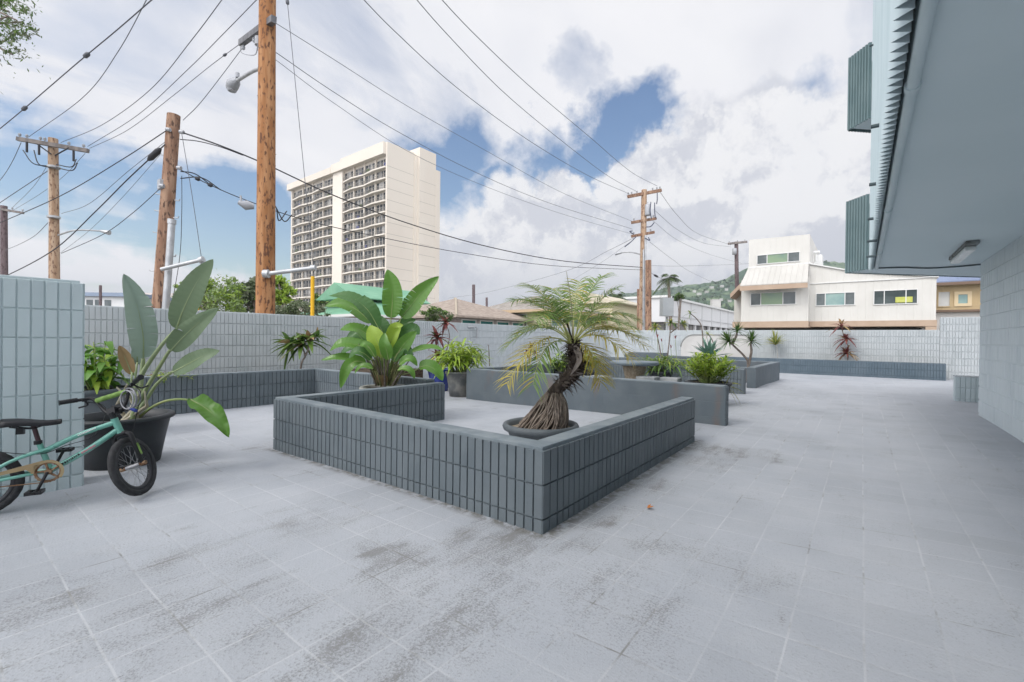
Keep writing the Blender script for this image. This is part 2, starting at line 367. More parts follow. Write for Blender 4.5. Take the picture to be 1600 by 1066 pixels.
def make_deck():
    mb = MB(); x0, x1, y0, y1, s = -9.3, 9, -8, 19, .25
    nx, ny = int((x1-x0)/s), int((y1-y0)/s)
    vs = [(x0+i*s, y0+j*s, gz(x0+i*s, y0+j*s)) for j in range(ny+1) for i in range(nx+1)]
    mb.add(vs, [(j*(nx+1)+i, j*(nx+1)+i+1, (j+1)*(nx+1)+i+1, (j+1)*(nx+1)+i) for j in range(ny) for i in range(nx)], 0, True)
    struct(mb.build('deck_floor', deck_material()))
    g = MB(); s = 3000; g.add([(-s, -s, -.35), (s, -s, -.35), (s, s, -.35), (-s, s, -.35)], [(0, 1, 2, 3)])
    struct(g.build('ground', pm('street_ground', (.20, .20, .19), (.26, .25, .235), scale=.3, rough=.9)))
make_deck()

# ------------------------------------------------------------------ block walls
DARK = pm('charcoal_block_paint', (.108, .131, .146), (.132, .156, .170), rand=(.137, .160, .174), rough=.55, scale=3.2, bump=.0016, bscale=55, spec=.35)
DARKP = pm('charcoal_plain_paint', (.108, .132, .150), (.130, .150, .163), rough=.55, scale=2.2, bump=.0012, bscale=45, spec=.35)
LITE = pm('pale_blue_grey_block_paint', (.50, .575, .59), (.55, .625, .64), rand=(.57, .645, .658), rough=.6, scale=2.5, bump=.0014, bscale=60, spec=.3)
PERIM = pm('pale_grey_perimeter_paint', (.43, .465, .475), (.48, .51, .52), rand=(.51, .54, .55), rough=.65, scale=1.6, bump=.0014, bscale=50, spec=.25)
CAPM = pm('charcoal_cap_skylit', (.15, .18, .20), (.21, .24, .255), rough=.6, scale=5, bump=.002, bscale=40, spec=.35)  # same charcoal paint, lightened in colour for sky light on the tops
SOIL = pm('potting_soil', (.045, .03, .02), (.10, .075, .05), rough=1, scale=22, bump=.012, bscale=60)
RUST = (.20, .12, .075)
def stained():
    m = pm('stained_charcoal_paint', (.105, .128, .145), (.128, .15, .165), rough=.55, scale=2.5, bump=.0012, bscale=45)
    nt = m.node_tree; N = nt.nodes; L = nt.links; b = N['Principled BSDF']; old = b.inputs['Base Color'].links[0].from_socket
    tc = N.new('ShaderNodeTexCoord'); mp = N.new('ShaderNodeMapping'); L.new(tc.outputs['Object'], mp.inputs[0]); mp.inputs['Scale'].default_value = (2.2, 1, .8)
    n = N.new('ShaderNodeTexNoise'); n.inputs['Scale'].default_value = 1.6; n.inputs['Detail'].default_value = 6; L.new(mp.outputs[0], n.inputs['Vector'])
    r = N.new('ShaderNodeMapRange'); r.interpolation_type = 'SMOOTHSTEP'; L.new(n.outputs[0], r.inputs[0]); r.inputs[1].default_value = .55; r.inputs[2].default_value = .74; r.inputs[4].default_value = .45
    # faint block joints under the paint
    br = N.new('ShaderNodeTexBrick'); br.inputs['Scale'].default_value = 1; br.inputs['Brick Width'].default_value = .4064; br.inputs['Row Height'].default_value = .2032; br.inputs['Mortar Size'].default_value = .006; br.inputs['Mortar Smooth'].default_value = 1
    sx = N.new('ShaderNodeSeparateXYZ'); L.new(tc.outputs['Object'], sx.inputs[0]); cx = N.new('ShaderNodeCombineXYZ')
    ad = N.new('ShaderNodeMath'); L.new(sx.outputs[0], ad.inputs[0]); L.new(sx.outputs[1], ad.inputs[1]); L.new(ad.outputs[0], cx.inputs[0])
    az = N.new('ShaderNodeMath'); L.new(sx.outputs[2], az.inputs[0]); az.inputs[1].default_value = .065; L.new(az.outputs[0], cx.inputs[1]); L.new(cx.outputs[0], br.inputs['Vector'])
    mx = N.new('ShaderNodeMix'); mx.data_type = 'RGBA'; L.new(r.outputs[0], mx.inputs[0]); L.new(old, mx.inputs[6]); mx.inputs[7].default_value = (*RUST, 1); L.new(mx.outputs[2], b.inputs['Base Color'])
    bn = N.new('ShaderNodeBump'); bn.inputs['Distance'].default_value = .0014; bn.invert = True; L.new(br.outputs['Fac'], bn.inputs['Height']); ob = b.inputs['Normal'].links[0].from_node
    L.new(ob.outputs[0], bn.inputs['Normal']); L.new(bn.outputs[0], b.inputs['Normal'])
    return m
WALLW = pm('pale_blue_grey_house_wall', (.60, .665, .69), (.66, .72, .74), rand=(.675, .735, .755), rough=.6, scale=1.5, bump=.0014, bscale=60, spec=.3)
STAIN = stained()

# V-shaped low wall round the palm
mb = MB(); c = MB(); T = .16
wall_seg(mb, -4.83, -1.47, 2.22, 2.38, -.04, .49, 'SNEW'); wall_seg(mb, -1.63, -1.47, 2.386, 5.29, .0, .488, 'E'); wall_seg(mb, -4.83, -4.67, 2.386, 4.52, -.04, .488, 'EW')
v = mb.build('planter_wall', DARK); tag(v, 'nearest low charcoal block wall, V-shaped, with a sharp corner facing the viewer', 'low wall')
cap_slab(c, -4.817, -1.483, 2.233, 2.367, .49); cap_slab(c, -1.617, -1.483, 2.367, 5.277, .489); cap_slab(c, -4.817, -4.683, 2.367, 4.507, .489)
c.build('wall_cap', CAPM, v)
# plain wall behind it and the scored walls of that bay
mb = MB(); c = MB()
wall_seg(mb, -6.03, -1.4, 6.4, 6.56, -.05, .545, ''); wall_seg(mb, -6.03, -5.87, 6.56, 10.35, -.02, .543, 'E')
tiles(mb, (-1.4, 6.405, 0), (0, 1, 0), (1, 0, 0), .15, 0, .54, .006)
v = mb.build('planter_wall', STAIN); tag(v, 'long plain charcoal wall with rusty stains behind the bowl-potted palm', 'low wall')
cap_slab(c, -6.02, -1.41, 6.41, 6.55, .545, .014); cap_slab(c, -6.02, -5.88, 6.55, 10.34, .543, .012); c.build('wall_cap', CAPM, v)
mb = MB(); c = MB()
wall_seg(mb, -5.86, -1.98, 10.4, 10.56, 0, .55, 'S'); 
lat = [(-1.98+.075*math.sin(a), 10.48-.08*math.cos(a)) for a in [i*math.pi/8 for i in range(9)]]
prism(mb, [(x, y, -.1) for x, y in lat], Vector((0, 0, .64)))
v = mb.build('planter_wall', DARK); tag(v, 'scored charcoal wall with a rounded end, running behind the round table', 'low wall')
cap_slab(c, -5.84, -1.93, 10.41, 10.55, .55, .014); c.build('wall_cap', CAPM, v)
# planter of the dracaena
mb = MB(); c = MB()
wall_seg(mb, -2.11, -1.92, 11.7, 15.5, .0, .53, 'E' if 0 else ''); wall_seg(mb, -4.3, -2.11, 15.3, 15.5, 0, .53, ''); wall_seg(mb, -4.3, -2.115, 13.2, 13.4, 0, .44, '')
v = mb.build('planter_wall', STAIN); tag(v, 'plain charcoal planter wall around the forked dracaena beside the open deck', 'low wall')
cap_slab(c, -2.1, -1.93, 11.71, 15.49, .53, .012); cap_slab(c, -4.3, -2.1, 15.31, 15.49, .53, .012); cap_slab(c, -4.3, -2.13, 13.21, 13.39, .44, .012); c.build('wall_cap', CAPM, v)
mb = MB(); c = MB()
wall_seg(mb, -7.3, -3.6, 13.9, 14.06, 0, .555, 'S'); wall_seg(mb, -7.3, -4.2, 16.6, 16.76, 0, .565, 'S'); 
v = mb.build('planter_wall', DARK); tag(v, 'farthest scored charcoal planter walls seen over the table top', 'low wall')
cap_slab(c, -7.29, -3.61, 13.91, 14.05, .555, .012); cap_slab(c, -7.29, -4.21, 16.61, 16.75, .565, .012); c.build('wall_cap', CAPM, v)
mb = MB(); bbox(mb, -6.45, -5.25, 15.0, 15.6, -.05, .71, .015)
tag(mb.build('planter_box', DARKP), 'tall charcoal box planter rising above the far low walls', 'planter')
# planter along the left boundary
mb = MB(); c = MB()
wall_seg(mb, -7.96, -7.8, -5, 4.31, -.02, .545, 'E'); wall_seg(mb, -7.96, -4.84, 4.315, 4.475, -.03, .543, 'S')
v = mb.build('planter_wall', DARK); tag(v, 'long charcoal planter wall at left in front of the boundary wall, turning a corner', 'low wall')
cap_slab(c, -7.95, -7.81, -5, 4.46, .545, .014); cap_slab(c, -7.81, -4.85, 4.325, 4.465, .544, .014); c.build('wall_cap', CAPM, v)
mb = MB(); box(mb, -9.05, -7.96, -5, 7, -.1, .42); mb.build('soil', SOIL, v)
# planter along the back
mb = MB(); c = MB(); wall_seg(mb, -4.2, 1.95, 18.15, 18.31, .0, .545, 'S')
v = mb.build('planter_wall', pm('slate_block_paint', (.10, .138, .168), (.122, .16, .19), rough=.55, scale=3, bump=.0015, bscale=50)); tag(v, 'long slate-blue scored planter wall along the foot of the back wall', 'low wall')
cap_slab(c, -4.2, 1.94, 18.16, 18.30, .545, .012); c.build('wall_cap', CAPM, v)
mb = MB(); box(mb, -4.2, 1.95, 18.31, 18.72, -.1, .45); mb.build('soil', SOIL, v)

# boundary walls
PJ = dict(gap=.0065, hgap=.017)
mb = MB(); c = MB(); wall_seg(mb, -9.36, -9.2, -6, 18.8, -.1, 1.56, 'E', tk=PJ); 
v = mb.build('perimeter_wall', PERIM); tag(v, 'long pale grey scored block boundary wall down the left side of the deck', 'wall')
cap_slab(c, -9.35, -9.212, -6, 18.79, 1.56, .016); c.build('wall_cap', PERIM, v)
mb = MB(); c = MB(); wall_seg(mb, -9.36, 1.87, 18.8, 18.96, 0, 1.535, 'S', tk=PJ); wall_seg(mb, 1.875, 6, 18.8, 18.96, 0, 1.915, 'S', tk=PJ)
v = mb.build('perimeter_wall', PERIM); tag(v, 'pale blue-grey scored back wall that steps up at its right end', 'wall')
cap_slab(c, -9.35, 1.86, 18.812, 18.95, 1.535, .014); cap_slab(c, 1.885, 6, 18.812, 18.95, 1.915, .014); c.build('wall_cap', PERIM, v)
# tall pier at left
mb = MB(); c = MB(); wall_seg(mb, -4.9, -4.61, -4.5, .733, -.02, 1.524, 'E', depth=.008)
tiles(mb, (-4.9, .733-.0005, 0), (1, 0, 0), (0, 1, 0), .282, -.02, 1.524, .008)
v = mb.build('wall_pier', LITE); tag(v, 'tall pale blue-grey block pier at the left edge, the small bicycle leaning beside it', 'wall')
cap_slab(c, -4.885, -4.63, -4.5, .715, 1.524, .02); c.build('wall_cap', LITE, v)
# stub wall beyond the building corner
mb = MB(); c = MB(); wall_seg(mb, 1.37, 2.6, 11.6, 11.8, .05, .545, 'S', lip=False)
v = mb.build('stub_wall', LITE); tag(v, 'short pale scored block stub wall just past the building corner at right', 'low wall')
cap_slab(c, 1.36, 2.6, 11.598, 11.8, .545, .012); c.build('wall_cap', PERIM, v)
# beige panel in the back wall
def arch_panel():
    a, b = at(1064, 568, Y=18.74), at(1172, 568, Y=18.74); z0, z1 = at(1110, 567, Y=18.74).z, at(1110, 523, Y=18.74).z
    x0, x1 = a.x, b.x; r = .5; pts = [(x0, z0), (x1-.1, z0), (x1, z0+.12), (x1, z1-.05)]
    pts += [(x1-.05, z1)]+[(x0+r-r*math.sin(t), z1-r+r*math.cos(t)) for t in [i*math.pi/16 for i in range(9)]]
    mb = MB(); prism(mb, [(x, 18.70, z) for x, z in pts][::-1], Vector((0, .085, 0)))
    v = mb.build('screen_panel', pm('beige_plaster', (.52, .505, .48), (.57, .555, .53), scale=2, rough=.7)); tag(v, 'smooth beige panel with a rounded upper corner set against the back wall', 'panel')
    t = MB(); tube(t, [(x, 18.69, z) for x, z in pts[3:]], .022, 6); t.build('panel_trim', pm('panel_trim_paint', (.30, .31, .30)), v)
    t = MB(); box(t, x0+.8, x1-.02, 18.71, 18.785, .0, z0-.005); t.build('panel_gap_shade', pm('gap_shade_paint', (.02, .017, .015)), v)  # near-black box whose colour stands for the shade in the gap below
arch_panel()
# small fitting on the left wall
p = at(741, 513, X=-9.17); mb = MB(); tube(mb, [p+Vector((-.03, -.25, .02)), p+Vector((.05, 0, .05)), p+Vector((.06, .06, 0)), p+Vector((.03, .07, -.3))], .022, 8)
tag(mb.build('standpipe', pm('galvanised_pipe', (.45, .46, .47), metal=.6, rough=.45)), 'small bent grey pipe fixed high on the left boundary wall', 'pipe')

# ------------------------------------------------------------------ apartment building at right
SOFF = pm('blue_grey_soffit_paint', (.62, .715, .745), (.65, .74, .77), rough=.75, scale=.9, bump=.0008, bscale=30, spec=.2)
FASC = pm('pale_blue_metal_paint', (.50, .60, .63), (.56, .65, .68), rough=.5, scale=2, spec=.35)
CORR = pm('teal_grey_corrugated_paint', (.16, .235, .245), (.20, .275, .285), rough=.5, scale=1.5, spec=.4)
LOUV = pm('teal_louvre_paint', (.155, .215, .225), (.19, .255, .265), rough=.45, scale=2)
SOFZ = 2.35; BW = 1.4; BY = 9.62; FX = .07
bld = thing('apartment_building', 'blue-grey apartment building at right with an overhanging upper floor and scored block wall', 'building', (BW, BY, 0))
mb = MB(); wall_seg(mb, BW, 8, -6, BY, .0, SOFZ+.02, '', cap=0); 
tiles(mb, (BW, -6, 0), (0, 1, 0), (-1, 0, 0), BY+6, .05, SOFZ+.0, .011, gap=.0055, hgap=.017); tiles(mb, (BW-.007, BY, 0), (1, 0, 0), (0, 1, 0), 3, .05, SOFZ, .007)
mb.build('block_wall', WALLW, bld)
P0 = Vector((-.23, 9.72, SOFZ)); P1 = Vector((.07, 9.38, SOFZ)); P2 = Vector((3.7, 13.6, SOFZ)); 
mb = MB(); prism(mb, [(.15, -6, SOFZ), (9, -6, SOFZ), (9, 13.6, SOFZ), (3.7, 13.6, SOFZ), (P0.x, P0.y, SOFZ), (P1.x, P1.y, SOFZ), (.15, 9.3, SOFZ)][::-1], Vector((0, 0, .2)))
mb.build('soffit', SOFF, bld)
# facade above: corrugated sheet whose lower edge shows as a zigzag from below
mb = MB(); n = int((9.38+6)/.038); pts = [(FX+(.058 if i % 2 else .004), -6+i*(15.38/n)) for i in range(n+1)]
for a_, b_ in zip(pts[:-1], pts[1:]):
    pass
vs = [(x, y, SOFZ-.03) for x, y in pts]+[(x, y, 8.2) for x, y in pts]+[(x+.004, y, SOFZ-.03) for x, y in pts]+[(x+.004, y, 8.2) for x, y in pts]; m_ = n+1
mb.add(vs, [(i, i+1, m_+i+1, m_+i) for i in range(n)]+[(2*m_+i+1, 2*m_+i, 3*m_+i, 3*m_+i+1) for i in range(n)]+[(i+1, i, 2*m_+i, 2*m_+i+1) for i in range(n)])
mb.build('facade_sheet', FASC, bld)
mb = MB(); box(mb, FX+.08, 8.9, -6, 9.3, SOFZ+.21, 8.2); mb.build('upper_wall', pm('dark_wall_cavity', (.10, .125, .13)), bld)
mb = MB(); tube(mb, [(.168, -6, SOFZ-.028), (.168, 9.28, SOFZ-.028)], .024, 10)
for y in (2.75, 5.2, 7.6): tube(mb, [(.168, y-.02, SOFZ-.028), (.168, y+.02, SOFZ-.028)], .031, 10)
mb.build('edge_pipe', FASC, bld)
# conduit across the soffit, small scupper pipes
mb = MB(); tube(mb, catmull([(.16, 9.28, 2.335), (.5, 9.42, 2.335), (.8, 9.7, 2.335), (1.1, 9.75, 2.335), (1.42, 9.66, 2.335)], 20), .012, 6); mb.build('conduit', pm('dark_conduit', (.10, .13, .14)), bld)
PIPE = pm('dark_pipe_paint', (.09, .12, .13))
for (px, py) in ((1362, 71), (1359, 139), (1368, 197), (1364, 288), (1361, 342), (1359, 377), (1358, 401)):
    p = at(px, py, X=FX-.015)
    if 0 < p.y < 9.4: mb = MB(); tube(mb, [(FX+.05, p.y, p.z), (FX-.04, p.y, p.z)], .014, 8); mb.build('scupper_pipe', PIPE, bld)
for pts_, z0, z1, r in (((1321, 316), 0, 0, 0), ((1321, 93), 1, 0, 0)):
    pass
def balcony(z0, z1, name='balcony_rail'):
    """ribbed sheet round a diagonal corner balcony"""
    mb = MB(); a = Vector((P1.x, P1.y, 0)); b = Vector((P0.x, P0.y, 0)); cc = Vector((P2.x, P2.y, 0))
    def sheet(p, q, nrm):
        L = (q-p).length; k = max(2, int(L/.055)); d = (q-p)/L; prof = []
        for i in range(k):
            s = L*i/k; w = L/k
            prof += [(s, 0), (s+w*.3, 0), (s+w*.42, .03), (s+w*.88, .03)]
        prof.append((L, 0)); P = [p+d*s+nrm*h for s, h in prof]; m = len(P)
        mb.add([(v.x, v.y, z0) for v in P]+[(v.x, v.y, z1) for v in P], [(i, i+1, m+i+1, m+i) for i in range(m-1)])
    d1 = (b-a).normalized(); sheet(a, b, Vector((d1.y, -d1.x, 0))*(-1 if Vector((d1.y, -d1.x, 0)).y > 0 else 1))
    d2 = (cc-b).normalized(); sheet(b, cc, Vector((-d2.y, d2.x, 0)))
    o = mb.build(name, CORR, bld)
    m2 = MB(); e = .03
    prism(m2, [(a.x, a.y+.03, z0+.03), (b.x+.03, b.y, z0+.03), (cc.x, cc.y-.05, z0+.03), (cc.x, a.y, z0+.03)][::-1], Vector((0, 0, .1))); m2.build('balcony_floor', SOFF, o)
    return o
balcony(SOFZ-.012, at(1321, 316, D=at(1321, 426, Z=SOFZ).dot(cw)-CAM.dot(cw)).z)
balcony(at(1324, 205, D=(P0-CAM).dot(cw)).z, at(1321, 93, D=(P0-CAM).dot(cw)).z)
# lamp on the soffit
lx = 1.005
lp = thing('ceiling_lamp', 'slim weathered batten lamp on the soffit near the block wall', 'lamp', (lx, 8.1, SOFZ))
mb = MB(); bbox(mb, lx-.06, lx+.06, 7.42, 8.75, SOFZ-.045, SOFZ-.001, .012); mb.build('lamp_base', pm('rusty_lamp_metal', (.22, .24, .24), (.10, .09, .08), scale=9, rough=.6), lp)
mb = MB(); bbox(mb, lx-.05, lx+.05, 7.55, 8.72, SOFZ-.10, SOFZ-.046, .022); mb.build('diffuser', pm('ribbed_diffuser', (.62, .66, .66), (.7, .73, .72), rough=.3, scale=30), lp)

# ------------------------------------------------------------------ plants
def leafm(name, c, rand, trans=.28, rough=.42, spec=.4, c2=None): return pm(name, c, c2, rand=rand, trans=trans, rough=rough, spec=spec, scale=5)
L_BOP = leafm('bird_of_paradise_leaf', (.15, .215, .115), (.19, .255, .15), .22, .5)
L_BOPD = leafm('bird_of_paradise_pale_leaf', (.26, .34, .27), (.30, .38, .31), .2, .5)
L_TRAV = leafm('glossy_green_leaf', (.10, .235, .04), (.17, .33, .06), .35, .3)
L_TRAVD = leafm('deep_green_leaf', (.055, .14, .035), (.09, .20, .055), .25, .35)
L_LIME = leafm('lime_leaf', (.30, .45, .05), (.42, .55, .08), .35)
L_BUSH = leafm('bush_leaf', (.13, .24, .035), (.40, .48, .06), .32)
L_MID = leafm('mid_green_leaf', (.06, .13, .03), (.16, .25, .05), .3)
L_DARK = leafm('dark_leaf', (.03, .07, .022), (.07, .13, .04), .25)
L_RED = leafm('maroon_leaf', (.14, .035, .035), (.26, .09, .075), .25)
L_BRN = leafm('dry_leaf', (.25, .16, .08), (.38, .28, .14), .2, .8)
L_PALM = leafm('palm_leaflet', (.13, .235, .06), (.24, .34, .09), .3, .45)
L_PALMY = leafm('yellowing_palm_leaflet', (.38, .33, .05), (.52, .42, .08), .3, .5)
L_PALMP = leafm('palm_leaflet_olive', (.17, .255, .065), (.30, .35, .09), .3, .45)
L_AGAVE = leafm('agave_leaf', (.12, .23, .17), (.17, .29, .22), .1)
L_DRAC = leafm('dracaena_leaf', (.05, .115, .03), (.11, .20, .05), .25)
L_YEL = leafm('yellow_green_leaf', (.32, .33, .08), (.45, .44, .14), .3)
STEM_G = pm('green_stem', (.22, .30, .10), (.32, .36, .15), scale=8, rough=.5)
STEM_P = pm('pale_green_stem', (.30, .36, .20), (.24, .29, .14), scale=5, rough=.5)
STEM_B = pm('grey_brown_stem', (.16, .13, .11), (.26, .22, .19), scale=14, rough=.85, bump=.004)
BARK = pm('palm_bark', (.05, .038, .032), (.11, .085, .07), scale=16, rough=.95, bump=.01, bscale=50)
ROOT = pm('palm_root', (.21, .17, .14), (.36, .30, .25), rand=(.16, .125, .10), scale=20, rough=.9)
P_BLACK = pm('black_plastic', (.022, .026, .031), (.030, .034, .038), rough=.5, scale=3, spec=.4)
P_GREY = pm('dark_grey_pot_paint', (.085, .10, .11), (.12, .135, .145), rough=.6, scale=4, bump=.002, bscale=40)
P_CONC = pm('weathered_grey_pot', (.15, .155, .155), (.28, .27, .25), rough=.85, scale=6, bump=.003, bscale=40)
P_BLUE = pm('blue_glaze', (.018, .035, .20), (.028, .05, .26), rough=.25, scale=3, spec=.5)
P_STONE = pm('pale_stone_pot', (.33, .33, .30), (.42, .41, .37), rough=.8, scale=8, bump=.003)

def paddle(t): t = min(1, max(0, t)); return 2.28*t**.5*(1-t)**.72
def strap(t): return min(1, .35+t*3.5)*max(0, 1-t**2.2)**.8
def oval(t): return max(0., math.sin(math.pi*t))**.8
def blade(mb, spine, width, nrm, prof=paddle, fold=.25, mi=0, wave=0., splits=(), n=14, fr=0, curl=0.):
    """broad leaf blade: folded along the midrib, torn into strips at the splits, strips droop apart"""
    if n > 14: n = 44
    P = catmull(spine, n); cols = {0: [], 1: []}
    nrm = Vector(nrm).normalized(); ph = random.uniform(0, 6); off = [0., 0.]; sp = {0: set(), 1: set()}
    for (i, sd_) in splits: sp[sd_].add(int(i*n/18))
    rows = []
    for i, p in enumerate(P):
        t = i/n; tg = (P[min(i+1, n)]-P[max(i-1, 0)]).normalized(); side = tg.cross(nrm)
        if side.length < 1e-5: side = tg.orthogonal()
        side.normalize(); up = side.cross(tg).normalized(); w = width/2*prof(t)
        row = {}
        for k, sg in ((0, 1), (1, -1)):
            wv = wave*width*math.sin(t*(17 if k else 14)+ph+2*k)
            def pt(u, o): return p+side*sg*w*u*(1-curl*u*.5)+up*(fold*w*(u*.8+.2*u*u)+wv*u*u+curl*w*u*u+o*w*u*u+width*(.020 if i % 3 == 0 else -.006)*u*min(1, w/width*3))-tg*w*u*u*.10
            row[k] = [pt(u, off[k]) for u in (.34, .68, 1.)]
            if i in sp[k]:
                off[k] = random.uniform(-.5, .3); row[(k, 2)] = [pt(u, off[k])+tg*width*.022*u for u in (.34, .68, 1.)]
        rows.append((p, row))
    vs = []; ids = []
    for p, row in rows:
        d = {'c': len(vs)}; vs.append(p)
        for k in (0, 1):
            d[k] = [len(vs)+j for j in range(3)]; vs += row[k]
            if (k, 2) in row: d[(k, 2)] = [d[k][0], len(vs), len(vs)+1]; vs += row[(k, 2)][1:]
        ids.append(d)
    fs = []
    for i in range(n):
        for k in (0, 1):
            A = [ids[i]['c']]+ids[i].get((k, 2), ids[i][k]); B = [ids[i+1]['c']]+ids[i+1][k]
            for j in range(3): fs.append((A[j], A[j+1], B[j+1], B[j]) if k else (A[j+1], A[j], B[j], B[j+1]))
    mb.add(vs, fs, mi, True)
def simple_leaf(mb, p, d, nrm, L, w, mi=0, droop=.25, prof=oval, n=4):
    """short folded leaf with a droop"""
    d = Vector(d).normalized(); nrm = Vector(nrm)
    P = [p+d*L*t+Vector((0, 0, -droop*L*t*t)) for t in [i/n for i in range(n+1)]]
    side = d.cross(nrm); side = side.normalized() if side.length > 1e-5 else d.orthogonal().normalized(); up = side.cross(d)
    vs = []
    for i, q in enumerate(P):
        ww = w/2*prof(max(.02, min(.98, i/n))); vs += [q+side*ww+up*ww*.35, q, q-side*ww+up*ww*.35]
    mb.add(vs, [(i*3+k, i*3+k+1, i*3+k+4, i*3+k+3) for i in range(n) for k in (0, 1)], mi, True)
def rosette(mb, p, n, L, w, axis=(0, 0, 1), spread=(15, 100), droop=.5, mi=0, mi2=None, f2=.0, prof=strap, seg=5, jit=.25, fold=.3):
    axis = Vector(axis).normalized(); x = axis.orthogonal().normalized(); y = axis.cross(x)
    for k in range(n):
        a = k*2.39996+random.uniform(-.3, .3); e = R(spread[0]+(spread[1]-spread[0])*(k+.5)/n+random.uniform(-8, 8))
        d = axis*math.cos(e)+(x*math.cos(a)+y*math.sin(a))*math.sin(e); l = L*random.uniform(1-jit, 1+jit)
        m = mi2 if (mi2 is not None and random.random() < f2) else mi
        simple_leaf(mb, p+axis*random.uniform(-.03, .02)*L*3, d, axis, l, w*random.uniform(.8, 1.15), m, droop*random.uniform(.6, 1.4), prof, seg)
def pot_lathe(mb, c, rt, rb, h, rim=.03, wall=.02, lipw=.02, wob=.0):
    lathe(mb, c, [(0, 0), (rb, 0), (rb+(rt-rb)*.5, h*.5), (rt, h-rim), (rt+lipw, h-rim), (rt+lipw+.003, h-rim*.4), (rt+lipw-.006, h), (rt-wall, h), (rt-wall-.01, h-.08)], 48, wob=wob)

# --- bird of paradise in the black pot
def px3(D): return lambda a, b, dd=0: at(a, b, D=D+dd)
def big_leaf_plant(root, q, base, leaves):
    for lf in leaves:
        pet, sp, w, mat, opt = lf
        mb = MB(); pts = [base+Vector((random.uniform(-.07, .07), random.uniform(-.07, .07), 0))]+[q(*a) for a in pet]+[q(*sp[0])]
        c = catmull(pts, 14); r0 = opt.get('r', .017); tube(mb, c, [r0*(1-.55*i/14) for i in range(15)], 8, 1)
        s = [q(*a) for a in sp]; tg = (s[-1]-s[0])
        nrm = opt.get('n')
        if nrm is None: nrm = (CAM-s[len(s)//2]).normalized()+Vector((random.uniform(-.3, .3), random.uniform(-.3, .3), opt.get('up', .35)))
        blade(mb, s, w, nrm, opt.get('prof', paddle), opt.get('fold', .2), 0, opt.get('wave', .02), opt.get('splits', ()), 18, curl=opt.get('curl', 0))
        ms = catmull(s, 12); tube(mb, [p-(Vector(nrm).normalized()*.004) for p in ms], [.009*(1-.8*i/12) for i in range(13)], 6, 1)
        mb.build('leaf', [mat, opt.get('stem', STEM_P)], root)
def bop():
    D = 4.05; pc = at(192, 650, D=D); z0 = gz(pc.x, pc.y); rim = pc.z
    root = thing('potted_plant', 'tall bird of paradise with grey-green paddle leaves in a black tub', 'plant', (pc.x, pc.y, z0))
    mb = MB(); pot_lathe(mb, (pc.x, pc.y, z0), .345, .27, rim-z0+.01, .035, .025, .03); mb.build('pot', P_BLACK, root)
    mb = MB(); disc(mb, (pc.x, pc.y, rim-.09), .33, 40, 0, .02); mb.build('soil', SOIL, root)
    q = px3(D); base = at(203, 652, D=D)-Vector((0, 0, .06)); g = dict(r=.024)
    big_leaf_plant(root, q, base, [
        ([(217, 620), (223, 570)], [(224, 560), (223, 520), (212, 470), (193, 428, -.05)], .22, L_BOPD, dict(r=.026, fold=.42, wave=.03, splits=((3, 0), (6, 0), (9, 0), (11, 0), (13, 0), (7, 1)))),
        ([(215, 600), (246, 548), (270, 520)], [(276, 514), (288, 480), (308, 440), (333, 405)], .215, L_BOP, dict(r=.024, fold=.10, wave=.008)),
        ([(222, 620), (245, 580), (265, 548)], [(267, 548, -.1), (285, 528, -.1), (310, 505, -.08), (341, 481, -.02)], .175, L_BOP, dict(r=.022, fold=.28, splits=((7, 1), (8, 1)))),
        ([(225, 630), (245, 600), (268, 582)], [(270, 582, -.15), (292, 570, -.18), (318, 556, -.18), (343, 548, -.15)], .15, L_BOP, dict(r=.019, fold=.18)),
        ([(232, 640), (255, 628), (278, 624, -.1), (296, 625, -.12)], [(297, 624, -.12), (320, 637, -.16), (340, 655, -.2), (358, 683, -.22)], .16, L_TRAV, dict(r=.014, fold=.5, wave=.16, up=.8, stem=STEM_G)),
        ([(205, 620), (206, 585)], [(206, 585, .1), (196, 560, .1), (186, 540, .08)], .10, L_BRN, dict(r=.012, fold=.5)),
        ([(210, 610), (214, 570)], [(214, 570, .15), (216, 545, .15), (224, 525, .15)], .09, L_BOPD, dict(r=.012, fold=.5)),
    ])
    mb = MB()
    for k in range(7): tube(mb, [base+Vector((random.uniform(-.1, .1), random.uniform(-.08, .08), .0)), base+Vector((random.uniform(-.14, .14), random.uniform(-.1, .1), .16)), base+Vector((random.uniform(-.1, .16), random.uniform(-.1, .1), random.uniform(.25, .38)))], [.02, .016, .006], 6)
    mb.build('dry_stalks', pm('dry_stalk', (.40, .35, .26), (.5, .46, .36), scale=10, rough=.8), root)
bop()

